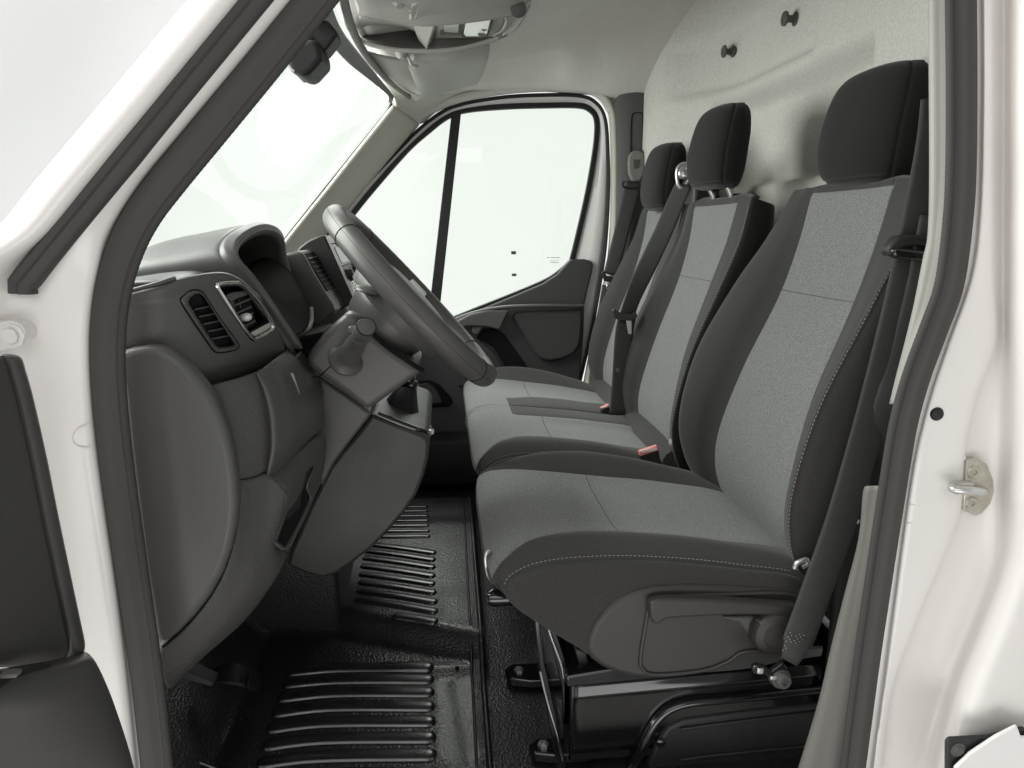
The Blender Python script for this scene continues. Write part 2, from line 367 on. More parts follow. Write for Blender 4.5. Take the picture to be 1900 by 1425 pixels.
# which side of the seal points into the opening: B = T x N ; find sign so that lip lies inside
Tt, NN, BB = frames(lp, True, out_y); cen = lp.mean(axis=0)
sgn = 1 if np.mean(np.sum((cen-lp)*BB, axis=1)) > 0 else -1
lip = lp+BB*sgn*SW*.93+NN*.001
lipd = resample(lip, step=.003, closed=True)
sc = [1+.035*math.cos(math.pi*i) for i in range(len(lipd))]
sweep('seal_lip', lipd, circ(.0052, 7), M['seal_lip'], seal, closed=True, up=out_y, scale=sc, smooth=80)
if sgn < 0:
    seal.data.flip_normals()
# ---- front pillar skin
STR = lambda y: (494-.823*y, 453-.824*y, 357-.842*y)
rows = []
for py in (-130, 0, 120, 240, 340, 430, 510):
    a = np.interp(py, [q[0] for q in LS], [q[1] for q in LS]); s1, s2, s3 = STR(py)
    rows.append([Tn_(a+14, py, .012), Tn_(a-1, py, .006), Tn_(a-10, py, -.004), Tn_((a+s1)/2, py, -.012), Tn_(s1+8, py, -.016), Tn_(s1, py, -.006), Tn_(s2, py, -.010), Tn_(s2-16, py, -.028), Tn_((s2+s3)/2, py, -.036), Tn_(s3+14, py, -.024), Tn_(s3, py, .0), Tn_(s3-6, py, .05)])
rows = rows[:-1]
last = rows[-1]
for py, lx in ((500, None), (560, None), (640, None), (760, None), (900, None), (1100, None), (1300, None), (1520, None)):
    a = np.interp(py, [q[0] for q in LS], [q[1] for q in LS])
    xs = np.linspace(a, -190, 11); k = min(1, max(0, (py-430)/200))
    dys = [.012, .006, -.004, -.010, -.012, -.012, -.016, -.030, -.052, -.080, -.11, -.14]
    if py < 560:
        s1, s2, s3 = STR(py); xs2 = [a+14, a-1, a-10, (a+s1)/2, s1+8, s1, s2, s2-16, (s2+s3)/2, s3+14, s3, s3-6]
        f_ = (py-430)/130
        xs3 = [a+14, a-1, a-10]+list(np.linspace(a-30, -190, 9)); xs_ = [u*(1-f_)+v*f_ for u, v in zip(xs2, xs3)]
        d0 = [.012, .006, -.004, -.012, -.016, -.006, -.010, -.028, -.036, -.024, 0, .05]; dd = [u*(1-f_)+v*f_ for u, v in zip(d0, dys)]
    else: xs_ = [a+14, a-1, a-10]+list(np.linspace(a-30, -190, 9)); dd = dys
    rows.append([Tn_(x_, py, d_) for x_, d_ in zip(xs_, dd)])
patch('front_pillar', rows, M['white'], body, 6, 4, solid=.002, soff=0, smooth=180)
strip = [Tn_((STR(py)[0]+STR(py)[1])/2, py, -.020) for py in range(-130, 541, 60)]
strip = [*strip, Tn_(40, 545, -.020)]
sweep('pillar_weatherstrip', resample(np.array([tuple(p) for p in strip]), step=.01), [(-.012, -.0135), (.004, -.0135), (.008, -.009), (.0095, -.002), (.004, .003), (.006, .009), (.001, .0135), (-.012, .0135)], M['seal'], body, up=(0, -1, 0))
# pressed marks and hinge on the pillar
def emboss(name, pts, dy, r=.0013, m='white', parent=None):
    tube(name, crv([tuple(Tn_(a, b, dy)) for a, b in pts], 6), r, M[m], parent or body, 6)
emboss('pressed_mark', [(167, 790), (156, 791), (142, 797), (134, 811), (140, 825), (156, 831), (170, 832)], -.0125, .0008)
hp = [(-40, 600), (20, 594), (38, 600), (48, 615), (46, 632), (34, 643), (-40, 662)]
hinge = prism('hinge_plate', [Tn_(a, b, -.034) for a, b in hp], (0, .03, 0), M['white'], body, bevel=.002)
lathe('hinge_bolt', Tn_(22, 623, -.034), (0, -1, 0), [(.0135, -.004), (.0135, .0015), (.009, .002), (.0088, .006), (.007, .007)], M['foot_white'], hinge, 8, 30)
# front wing and bonnet, mostly hidden in front of the pillar
rows = [[V(x, y, z) for y, z in ((.80, -.25), (.765, .05), (.76, .35), (.775, .58), (.82, .69), (.95, .735), (1.3, .755), (1.735, .765), (2.2, .755), (2.55, .72), (2.68, .55), (2.70, .1))] for x in (-.80, -1.0, -1.2)]
rows = [[V(p.x, p.y+(.04 if p.y < CY_ else -.04)*k, p.z-.06*k*(p.z > .3)) for p in r_] for k, r_ in enumerate(rows)]
patch('front_wing', rows, M['white'], body, 4, 5, solid=.003, smooth=180)
prism('wing_closing_panel', [V(x, .83, z) for x, z in ((-.48, -.2), (-.48, .66), (-.60, .70), (-.80, .68), (-.80, -.2))], (0, .02, 0), M['white'], body, bevel=.004)
# ---- rear pillar skin
rows = []
for py in (-130, 0, 200, 400, 520, 640, 740, 840, 940, 1040, 1150, 1280, 1425, 1540):
    a = np.interp(py, [q[0] for q in RS], [q[2] for q in RS])
    gx = np.interp(py, [0, 800, 1040, 1150, 1280, 1425, 1540], [1872, 1868, 1850, 1812, 1760, 1725, 1705])   # rolled edge of the recess
    ax = np.interp(py, [-130, 640, 760, 850, 950, 1040, 1150, 1280, 1540], [1842, 1842, 1800, 1785, 1780, 1745, 1700, 1655, 1618])
    rows.append([Tn_(a-16, py, .012), Tn_(a+1, py, .006), Tn_(a+8, py, -.002), Tn_(a*.55+ax*.45, py, -.003), Tn_(ax-3, py, -.001), Tn_(ax+8, py, .012), Tn_((ax+gx)/2+6, py, .016), Tn_(gx+4, py, .002), Tn_(gx+22, py, -.028), Tn_(gx+60, py, -.046), Tn_(gx+150, py, -.05), Tn_(gx+330, py, -.05), T(gx+900, py, .82)])
rear = patch('rear_pillar', rows, M['white'], body, 5, 4, solid=.002, soff=0, smooth=180)
emboss('pressed_mark', [(1688, 936), (1699, 937), (1708, 946), (1708, 958), (1698, 968), (1684, 971)], -.0035, .0008)
emboss('pressed_mark', [(1776, 838), (1786, 841), (1790, 852)], .004, .002)
lathe('rubber_plug', Tn_(1738, 768, -.004), (0, -1, 0), [(.0085, -.003), (.0088, .001), (.0075, .0032), (.004, .0045)], M['rubber'], body, 20, 60)
sp = [(1795, 853), (1815, 851), (1832, 862), (1843, 890), (1845, 912), (1838, 935), (1822, 953), (1812, 958), (1788, 947), (1790, 900)]
strk = prism('latch_striker', [Tn_(a, b, -.002) for a, b in sp], (0, .012, 0), M['zinc'], body, bevel=.0012)
for a, b in ((1806, 876), (1802, 933)):
    lathe('screw', Tn_(a, b, -.002), (0, -1, 0), [(.0088, -.002), (.0088, .001), (.0075, .0026), (.0035, .0028), (.003, .0012), (.0005, .001)], M['zinc'], strk, 18, 35)
lpnts = [Tn_(1828, 913, -.002), Tn_(1822, 912, -.028), Tn_(1800, 910, -.034), Tn_(1772, 909, -.030), Tn_(1766, 904, -.022), Tn_(1775, 899, -.010), Tn_(1800, 899, -.002)]
tube('striker_loop', crv([tuple(p) for p in lpnts], 5), .0052, M['satin'], strk, 12)
# lower rear corner: dark bracket and white cover seen at the frame edge
prism('bracket', [Tn_(a, b, -.075) for a, b in ((1756, 1378), (1762, 1370), (1835, 1366), (1900, 1350), (1990, 1420), (1990, 1560), (1756, 1560))], (0, .006, 0), M['dark_plastic'], body, bevel=.003)
lathe('bracket_bolt', Tn_(1777, 1391, -.075), (0, -1, 0), [(.010, -.002), (.010, .001), (.0065, .002), (.006, .004), (.003, .0045)], M['trim_dark'], body, 16, 35)
prism('cover', [Tn_(a, b, -.084) for a, b in ((1772, 1425), (1800, 1398), (1850, 1365), (1888, 1346), (1896, 1368), (2010, 1360), (2010, 1600), (1772, 1600))], (0, .005, 0), M['foot_white'], body, bevel=.004)
# sill under the doorway
sl = [[V(x, y, z) for x in (-.42, -.2, .1, .35, .6)] for y, z in ((1.0, .004), (.93, .006), (.895, .0), (.86, -.05), (.80, -.09), (.77, -.2))]
patch('door_sill', sl, M['white'], body, 4, 4, solid=.002, smooth=180)
prism('sill_plate', [TZ(a, b, .012) for a, b in ((312, 1398), (330, 1394), (520, 1470), (700, 1560), (330, 1560))], (0, 0, -.01), M['dark_plastic'], body, bevel=.002)
tube('sill_trim', [tuple(TZ(a, b, .014)) for a, b in ((322, 1396), (480, 1458), (700, 1550))], .0016, M['silver_plastic'], body, 6)
# cream trim inside the rear pillar
rows = []
for py, xl in ((-130, 1724), (0, 1725), (300, 1727), (430, 1724), (484, 1714), (560, 1699), (619, 1685), (700, 1664), (750, 1652)):
    a = np.interp(py, [q[0] for q in RS], [q[1] for q in RS])
    rows.append([Tn_(a+16, py, .012), Tn_(a+2, py, .018), Tn_((a*.6+xl*.4), py, .024), Tn_(xl+1, py, .032), Tn_(xl, py, .06)])
patch('pillar_trim', rows, M['cream'], body, 5, 4, solid=.003, smooth=60)
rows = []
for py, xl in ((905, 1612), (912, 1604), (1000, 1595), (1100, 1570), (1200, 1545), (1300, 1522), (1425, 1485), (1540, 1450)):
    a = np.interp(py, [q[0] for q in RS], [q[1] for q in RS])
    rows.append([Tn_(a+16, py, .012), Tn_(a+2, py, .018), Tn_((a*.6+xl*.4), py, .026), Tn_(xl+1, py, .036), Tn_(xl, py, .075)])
patch('lower_pillar_trim', rows, M['cream_shaded'], body, 4, 4, solid=.003, smooth=60)
# dark panel whose colour stands in for seat side and shade behind the belt
rows = [[V(x, y, z) for z in (-.01, .2, .35, .5, .62)] for x, y in ((.63, 1.07), (.68, 1.05), (.74, 1.05), (.80, 1.07), (.86, 1.12))]
patch('seat_side_shade', rows, M['dark_plastic'], body, 4, 4, solid=.004, smooth=60)
for a, b in ((1607, 868), (1588, 966)):
    lathe('panel_stud', T(a, b, 1.05), (0, -1, 0), [(.004, -.002), (.004, .004), (.002, .005)], M['satin'], body, 10)
# near side roof rail (out of frame) so the doorway closes overhead
rows = [[V(x, y, z) for y, z in ((.94, 1.42), (.90, 1.46), (.93, 1.58), (1.05, 1.68))] for x in (-.2, .1, .4, .7)]
patch('roof_rail', rows, M['white'], body, 3, 4, solid=.004, smooth=180)
# ================================================================ windscreen
def wsx(y, z):                                     # inner face of the windscreen
    k = (y-CY)/.76
    return -.151+(z-1.266)*.842-.085*(1-k*k)
wscreen = thing('windscreen', 'large raked windscreen with a faint pale patch, pale green tint', 'windscreen', (-.55, CY, .72))
rows = [[V(wsx(y, z), y, z) for y in np.linspace(.98, 2.50, 9)] for z in np.linspace(.68, 1.305, 6)]
patch('glass', rows, M['windscreen'], wscreen, 3, 3, solid=0, smooth=180)
def TW(px, py, d=0):                               # point of the photograph on the windscreen
    p = T(px, py, 2.0)
    for _ in range(30):
        p2 = T(px, py, p.y); q = wsx(p2.y, p2.z)-p2.x
        y = p.y-q*1.2
        y = min(2.49, max(1.0, y)); p = T(px, py, y)
    return p+V(.842*d*-0+d, 0, -.6*d)
# faint pale patch: outline on the glass
def pale_poly():
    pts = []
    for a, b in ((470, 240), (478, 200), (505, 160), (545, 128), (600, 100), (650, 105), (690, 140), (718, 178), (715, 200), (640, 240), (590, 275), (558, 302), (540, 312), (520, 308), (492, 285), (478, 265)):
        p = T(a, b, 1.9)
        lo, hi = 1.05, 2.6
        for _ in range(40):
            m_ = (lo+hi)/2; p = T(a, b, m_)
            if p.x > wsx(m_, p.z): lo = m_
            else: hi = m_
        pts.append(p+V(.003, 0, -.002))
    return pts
spts = pale_poly()
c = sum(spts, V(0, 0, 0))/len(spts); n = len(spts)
mk('pale_patch', spts+[c], [(i, (i+1) % n, n) for i in range(n)], M['swept'], wscreen, 180)
# frit band along the header and the far edge
def yhead(px, py):
    lo, hi = 1.05, 2.55
    for _ in range(40):
        m_ = (lo+hi)/2; p = T(px, py, m_)
        if p.x > wsx(m_, p.z): lo = m_
        else: hi = m_
    p = T(px, py, lo); return p+V(.004, 0, -.003)
fo = [(590, -60), (611, 7), (632, 55), (666, 99), (700, 141), (722, 168), (728, 178), (724, 190)]
fi = [(560, 20), (598, 62), (620, 90), (647, 118), (684, 147), (712, 170), (719, 178), (719, 188)]
patch('frit_band', [[yhead(*p) for p in fo], [yhead((p[0]+q[0])/2, (p[1]+q[1])/2) for p, q in zip(fo, fi)], [yhead(*q) for q in fi]], M['frit'], wscreen, 3, 4, solid=.001, smooth=180)
tube('edge_seal', crv([tuple(yhead(a, b)) for a, b in ((724, 190), (716, 206), (690, 238), (640, 300), (590, 362), (530, 438), (505, 470))], 5), .0045, M['rubber'], wscreen, 6)
# ================================================================ camera housing on the windscreen
mir = thing('sensor_housing', 'black plastic sensor and mirror housing at top of windscreen', 'housing', T(580, 130, 1.55))
prism('housing_arm', [T(a, b, 1.50) for a, b in ((606, 34), (628, 62), (600, 98), (582, 74), (560, 92), (548, 70), (572, 52))], (0, .07, 0), M['rubber'], mir, bevel=.006)
prism('mirror_body', [T(a, b, 1.46) for a, b in ((528, 118), (540, 92), (560, 74), (585, 70), (598, 96), (596, 112), (578, 132), (566, 143), (540, 132))], (0, .12, .004), M['rubber'], mir, bevel=.010, bseg=3)
prism('mirror_glass', [T(a, b, 1.462) for a, b in ((527, 112), (532, 110), (548, 128), (545, 134), (530, 122))], (0, .11, 0), M['silver_plastic'], mir, bevel=.001)
# ================================================================ headliner
liner = thing('headliner', 'pale grey felt roof lining arching above the passenger window', 'headliner', (.2, CY, 1.25))
def sm(a, b, t): q = np.clip((t-a)/(b-a), 0, 1); return q*q*(3-2*q)
def zlin(x, y):
    zc = np.interp(x, [-.26, -.15, 0, .15, .3, .5, .65, .8], [1.298, 1.322, 1.352, 1.392, 1.45, 1.53, 1.585, 1.60])
    k = abs(y-CY)
    edge = np.interp(x, [-.26, -.18, -.1, 0, .1, .3, .5, .56, .62, .8], [1.285, 1.275, 1.262, 1.30, 1.325, 1.332, 1.322, 1.31, 1.305, 1.305])
    t = sm(.50, .862, k)
    z = zc*(1-t)+edge*t
    b = math.exp(-((x-.27)/.12)**6)*math.exp(-((k-.735)/.065)**6)            # dished hand-hold above the door
    return z+.022*b
NX, NY = 56, 90
vs_ = []
for x0 in np.linspace(0, 1, NX):
    for y in np.linspace(.875, 2.595, NY):
        xf = wsx(min(2.5, max(.97, y)), 1.30)+.042; x = xf+(.87-xf)*x0
        vs_.append((x, y, zlin(x, y)))
mk('lining', vs_, gridfaces(NX, NY), M['liner'], liner, 180, solid=.012, soff=1)
# front roll of the lining against the windscreen
roll = [(wsx(min(2.49, y), 1.30)+.028, y, 1.291) for y in np.linspace(1.0, 2.5, 30)]
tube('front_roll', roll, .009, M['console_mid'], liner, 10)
lathe('fixing_plug', T(1207, 42, 2.46)+V(0, 0, 0), (0, -.6, -.8), [(.009, -.004), (.009, .001), (.006, .003)], M['trim_dark'], liner, 14)
# roll above the passenger door
roll = [T(a, b, 2.585) for a, b in ((765, 226), (800, 203), (850, 183), (925, 168), (1000, 162), (1080, 163), (1116, 178), (1134, 205))]
tube('door_edge_roll', crv([tuple(p) for p in roll], 8), .015, M['liner'], liner, 10)
corner = [[(702, 138, 2.40), (728, 176, 2.465), (736, 200, 2.475)], [(752, 160, 2.45), (762, 196, 2.52), (757, 215, 2.53)], [(800, 176, 2.52), (792, 200, 2.565), (780, 229, 2.588)], [(860, 166, 2.57), (838, 186, 2.59), (806, 208, 2.60)]]
patch('front_corner', [[T(*p) for p in r_] for r_ in corner], M['liner'], liner, 5, 5, solid=.006, soff=0, smooth=180)
cr_ = crv([tuple(T(a, b, 2.635)) for a, b in ((640, 372), (700, 296), (765, 222), (810, 194), (860, 174), (925, 160), (1000, 154), (1085, 156), (1125, 178), (1142, 210))], 6)
sweep('cant_rail', cr_, rrect(.07, .05, .012, 3), M['white'], body, up=(0, -1, 0), smooth=60)
prism('roof_side', [V(x, 2.60, z) for x, z in ((-.2, 1.31), (-.05, 1.345), (.15, 1.365), (.5, 1.365), (.9, 1.34), (.9, 1.75), (-.2, 1.55))], (0, .04, 0), M['white'], body, bevel=.006)
# ================================================================ bulkhead
bulk = thing('bulkhead', 'light grey moulded felt partition behind the three seats', 'bulkhead', (.82, CY, 0))
def rr_mask(y, z, y0, y1, z0, z1, s):
    return sm(y0-s, y0+s, y)*sm(y1+s, y1-s, y)*sm(z0-s, z0+s, z)*sm(z1+s, z1-s, z)
def sm_(a, b, t): return float(sm(a, b, t)) if a < b else float(1-sm(b, a, t))
def xb(y, z):
    y = y/1.0625; z = .88+(z-.88)/1.0625
    f = lambda a, b, t: sm_(a, b, t)
    m1 = f(1.395, 1.415, y)*f(2.14, 2.10, y)*f(1.02, 1.00, 1.02 if z > 1.02 else z)
    x = .85
    x -= .165*f(2.02, 2.40, y)                                             # far corner turns forward
    x -= .06*f(1.45, 1.72, z)**1.3                                         # rolls into the roof
    inner = f(1.385, 1.405, y)*f(2.14, 2.10, y)                              # large pressed panel
    x += .060*inner*f(1.248, 1.190, z)*f(.98, 1.0, z)
    x += .024*f(1.60, 1.66, y)*f(2.30, 2.20, y)*f(1.41, 1.375, z)*f(1.24, 1.27, z)
    x += .026*f(1.005, .96, z)                                               # lower field
    x -= .018*f(1.0, .86, z)*math.exp(-((y-1.72)/.06)**2)
    x += .012*math.exp(-((y-1.86)/.06)**2)*f(1.16, 1.1, z)*f(.98, 1.02, z)
    x -= .012*math.exp(-((y-2.30)/.09)**2)*f(1.0, 1.15, z)
    return x
NYb, NZb = 150, 150
vs_ = [(xb(y, z), y, z) for y in np.linspace(.95, 2.66, NYb) for z in np.linspace(0, 1.72, NZb)]
mk('felt_panel', vs_, gridfaces(NYb, NZb), M['felt'], bulk, 180, solid=.012, soff=0)
for a, b in ((1462, 35), (1358, 96)):
    p = TX(a+8, b, .86); s_ = 1.0
    k = lathe('coat_knob', V(xb(p.y, p.z)-.004, p.y, p.z), (-1, 0, 0), [(.0165, -.004), (.0165, .004), (.012, .006), (.0085, .010), (.0085, .024), (.0165, .026), (.0175, .029), (.0165, .032), (.010, .033), (.0085, .031)], M['trim_dark'], bulk, 24, 35)
    lathe('knob_screw', V(xb(p.y, p.z)-.033, p.y, p.z), (-1, 0, 0), [(.0075, -.003), (.0075, .0005), (.002, .0008)], M['gap'], k, 12)
for a, b in ((1428, 375), (1560, 354), (1695, 330)):
    p = TX(a, b, .865); lathe('panel_clip', V(xb(p.y, p.z)-.006, p.y, p.z), (-1, 0, 0), [(.011, -.004), (.011, .001), (.008, .0028), (.001, .003)], M['felt'], bulk, 18, 50)
# dark line where partition meets the roof lining
gk = []
for y in np.linspace(1.9, 2.585, 30):                                        # follow the line where partition and roof lining meet
    z = 1.5
    for _ in range(12): z = float(zlin(xb(y, z), y))
    gk.append((xb(y, z)-.003, y, z-.003))
tube('edge_gasket', gk, .0032, M['gap'], bulk, 6)
# ================================================================ far pillar trims (part of the van)
rows = []
for l, r in (((732, 196), (776, 228)), ((700, 236), (748, 262)), ((660, 286), (706, 312)), ((610, 349), (662, 365)), ((560, 411), (620, 415)), ((500, 487), (560, 490)), ((460, 540), (520, 560))):
    a = T(*l, 2.455); d = T(*r, 2.58); b = T((2*l[0]+r[0])/3, (2*l[1]+r[1])/3, 2.485); c = T((l[0]+2*r[0])/3, (l[1]+2*r[1])/3, 2.535)
    rows.append([a+V(-.01, .02, -.0), a, b, c, d, d+V(.0, .03, -.005)])
patch('windscreen_pillar_trim', rows, M['trim'], body, 5, 4, solid=.004, smooth=180)
# belt pillar on the passenger side
rows = []
for l, m_, r in (((1138, 190), (1165, 160), (1190, 158)), ((1140, 215), (1168, 185), (1206, 192)), ((1142, 300), (1172, 290), (1207, 290)), ((1142, 380), (1170, 380), (1205, 390)), ((1138, 460), (1165, 460), (1200, 470)),
                 ((1128, 540), (1152, 545), (1185, 560)), ((1108, 640), (1132, 650), (1165, 660)), ((1090, 735), (1118, 740), (1150, 745)), ((1080, 800), (1110, 805), (1140, 810))):
    rows.append([T(l[0]-3, l[1], 2.60), T(*l, 2.572), T(*m_, 2.545), T(*r, 2.55), T(r[0]+6, r[1], 2.60)])
patch('belt_pillar_trim', rows, M['trim_dark'], body, 5, 5, solid=.004, smooth=60)
rows = []
for a, b in ((1120, 178), (1134, 205), (1139, 250), (1140, 330), (1139, 420), (1133, 490), (1120, 560), (1103, 640), (1086, 730)):
    rows.append([T(a-7, b, 2.60), T(a-3, b, 2.575), T(a+5, b, 2.570), T(a+9, b, 2.60)])
patch('door_aperture_flange', rows, M['trim'], body, 5, 4, solid=.003, smooth=180)
sl_ = [T(a, b, 2.541) for a, b in ((1172, 222), (1178, 210), (1190, 210), (1193, 222), (1190, 296), (1172, 296))]
tube('belt_height_slot', crv([tuple(p) for p in sl_], 4, True), .0018, M['gap'], body, 6, closed=True)
# far sill and footwell side
prism('passenger_sill', [V(x, 2.47, z) for x, z in ((-.6, .0), (-.6, .17), (.10, .165), (.16, .14), (.3, .12), (.3, .0))], (0, .15, 0), M['dark_plastic'], body, bevel=.012, bseg=3)
prism('passenger_wheel_arch', [V(x, 2.31, z) for x, z in ((-.62, .0), (-.62, .30), (-.32, .22), (-.16, .10), (-.11, .0))], (0, .20, 0), M['dark_plastic'], body, bevel=.02, bseg=3)
prism('outer_skin', [V(x, 2.66, z) for x, z in ((-.75, -.2), (-.75, .5), (-.62, .62), (-.20, .30), (.75, .25), (.75, -.2))], (0, .02, 0), M['white'], body, bevel=.004)
# ================================================================ passenger door
door = thing('passenger_door', 'closed passenger door with big side window and dark grey door card', 'door', (.2, 2.6, .05))
og = [((572, 492), (625, 470)), ((610, 432), (640, 425)), ((647, 383), (664, 390)), ((677, 346), (706, 339)), ((721, 298), (758, 280)), ((773, 245), (795, 247)), ((813, 213), (832, 219)), ((850, 196), (870, 207)), ((924, 182), (942, 201)), ((997, 177), (1010, 199)),
      ((1073, 178), (1071, 199)), ((1106, 192), (1093, 206)), ((1123, 225), (1104, 223)), ((1128, 300), (1103, 265)), ((1128, 368), (1091, 340)), ((1124, 440), (1076, 410)), ((1117, 500), (1060, 476)), ((1098, 610), (1046, 500)), ((1073, 718), (1010, 540))]
o3 = crv([tuple(T(*a, 2.592)) for a, b in og], 6); g3 = crv([tuple(T(*b, 2.600)) for a, b in og], 6)
rows = [o3, o3*.8+g3*.2+np.array([0, -.008, 0]), o3*.5+g3*.5+np.array([0, -.006, 0]), o3*.45+g3*.55+np.array([0, -.001, 0]), o3*.15+g3*.85+np.array([0, -.001, 0]), g3+np.array([0, .012, 0])]
G = np.array(rows); mk('window_frame', G.reshape(-1, 3), gridfaces(G.shape[0], G.shape[1]), M['frame_grey'], door, 50, solid=.003)
gl_loop = [b for a, b in og][:-2]+[(1055, 486), (1034, 505), (1008, 521), (949, 546), (886, 571), (844, 588), (800, 606), (740, 622), (690, 620), (640, 590), (618, 530)]
gl3 = crv([tuple(T(*b, 2.598)) for b in gl_loop], 5, True)
seal2 = sweep('window_seal', gl3, [(-.004, -.004), (.006, -.002), (.007, .007), (.005, .014), (-.006, .014)], M['rubber'], door, closed=True, up=(0, -1, 0))
tt, nn, bb = frames(gl3, True, (0, -1, 0))
if np.mean(np.sum((gl3.mean(axis=0)-gl3)*bb, axis=1)) > 0:
    bpy.data.objects.remove(seal2)
    seal2 = sweep('window_seal', gl3, [(-.004, .004), (.006, .002), (.007, -.007), (.005, -.014), (-.006, -.014)], M['rubber'], door, closed=True, up=(0, -1, 0))
sweep('door_seal', resample(o3, step=.015), [(-.004, -.006), (.006, -.006), (.009, 0), (.006, .006), (-.004, .006)], M['rubber'], door, up=(0, -1, 0))
nb = len(gl3); gc = gl3.mean(axis=0)
xdiv = T(826, 400, 2.606).x
mk('window_glass', [p+np.array([0, .008, 0]) for p in gl3]+[gc+np.array([0, .008, 0])], [(i, (i+1) % nb, nb) for i in range(nb)], M['glass'], door, 0)
prism('window_divider', [T(a, b, 2.594) for a, b in ((838, 208), (856, 206), (811, 620), (791, 620))], (0, .016, 0), M['rubber'], door, bevel=.003)
# two small panel marks and the printed notice on the glass
for a, b, w_, h_ in ((953, 469, .017, .011), (954, 510, .016, .009)):
    p = T(a, b, 2.602); box('glass_mark', p, (w_, .002, h_), M['ink'], door, bevel=0)
random.seed(3)
for r_, (xa, xb_, zz) in enumerate(((1016, 1020, 478), (1023, 1038, 478), (1020, 1038, 483.5), (1022, 1038, 487))):
    x_ = xa
    while x_ < xb_:
        wl = random.uniform(1.6, 3.6); h_ = .0022 if r_ != 2 else .0010
        box('printed_letter', T(x_, zz, 2.602), (wl*.0016, .0012, h_), M['ink'], door, bevel=0); x_ += wl+.5
# painted door shell and card
prism('door_shell', [T(a, b, 2.606) for a, b in ((1128, 420), (1118, 500), (1098, 610), (1072, 725), (1060, 800), (850, 905), (560, 905), (560, 640), (640, 612), (740, 635), (844, 600), (949, 558), (1034, 516), (1060, 480), (1076, 420))], (0, .03, 0), M['frame_grey'], door, bevel=.003)
card_o = [(1058, 482), (1085, 481), (1097, 484), (1101, 492), (1099, 505), (1090, 540), (1084, 568), (1083, 620), (1079, 670), (1073, 735), (1064, 800), (850, 880), (600, 880), (600, 630), (640, 612), (740, 628), (800, 612), (844, 594), (886, 577), (949, 551), (1008, 526), (1034, 509)]
card = prism('door_card', [T(a, b, 2.572) for a, b in card_o], (0, .03, 0), M['door_plastic'], door, bevel=.006, bseg=3)
lathe('card_screw_cap', T(1088, 494, 2.572), (0, -1, 0), [(.010, -.002), (.010, .0006), (.009, .0016), (.007, .0012), (.001, .0012)], M['door_plastic'], card, 20, 30)
pock = [(958, 578), (1081, 574), (1081, 610), (1077, 640), (1066, 657), (1045, 667), (1020, 671), (1003, 667), (988, 650), (972, 622), (950, 590)]
prism('card_pocket_panel', [T(a, b, 2.548) for a, b in [(p, q) for p, q in pock]], (0, .022, 0), M['door_plastic'], door, bevel=.010, bseg=3)
led = [T(a, b, y) for a, b, y in ((846, 592, 2.56), (870, 583, 2.55), (905, 574, 2.542), (945, 569, 2.54), (1000, 567, 2.54), (1050, 567, 2.542), (1082, 567, 2.55))]
sweep('card_ledge', crv([tuple(p) for p in led], 6), rrect(.028, .011, .005, 3), M['plastic_soft'], door, up=(0, -1, 0), smooth=60)
pull = [(846, 596), (875, 582), (905, 576), (945, 575), (937, 592), (928, 613), (905, 607), (885, 606), (865, 606), (850, 612)]
pl_ = prism('pull_handle', [T(a, b, 2.522) for a, b in pull], (0, .045, 0), M['plastic'], door, bevel=.006, bseg=3)
prism('door_release', [T(a, b, 2.53) for a, b in ((876, 606), (894, 604), (893, 612), (884, 622), (876, 618))], (0, .03, 0), M['trim_dark'], door, bevel=.003)
sw_ = [(884, 628), (896, 610), (920, 610), (936, 620), (955, 648), (975, 676), (996, 706), (955, 706), (935, 675), (915, 645), (900, 636)]
prism('card_recess', [T(a, b, 2.566) for a, b in sw_], (0, .01, 0), M['black'], door, bevel=.002)
prism('speaker_panel', [T(a, b, 2.560) for a, b in ((850, 640), (890, 632), (915, 650), (935, 680), (950, 706), (850, 720))], (0, .02, 0), M['door_plastic'], door, bevel=.008)
bp_ = [(748, 716), (770, 710), (798, 708), (815, 716), (830, 732), (840, 745), (836, 755), (760, 760), (740, 757)]
prism('lower_pocket_rim', [T(a, b, 2.552) for a, b in bp_], (0, .03, 0), M['black'], door, bevel=.006)
prism('lower_pocket', [T(a, b, 2.545) for a, b in ((752, 719), (772, 713), (794, 711), (806, 719), (818, 736), (822, 749), (764, 754), (746, 751))], (0, .03, 0), M['door_plastic'], door, bevel=.006)
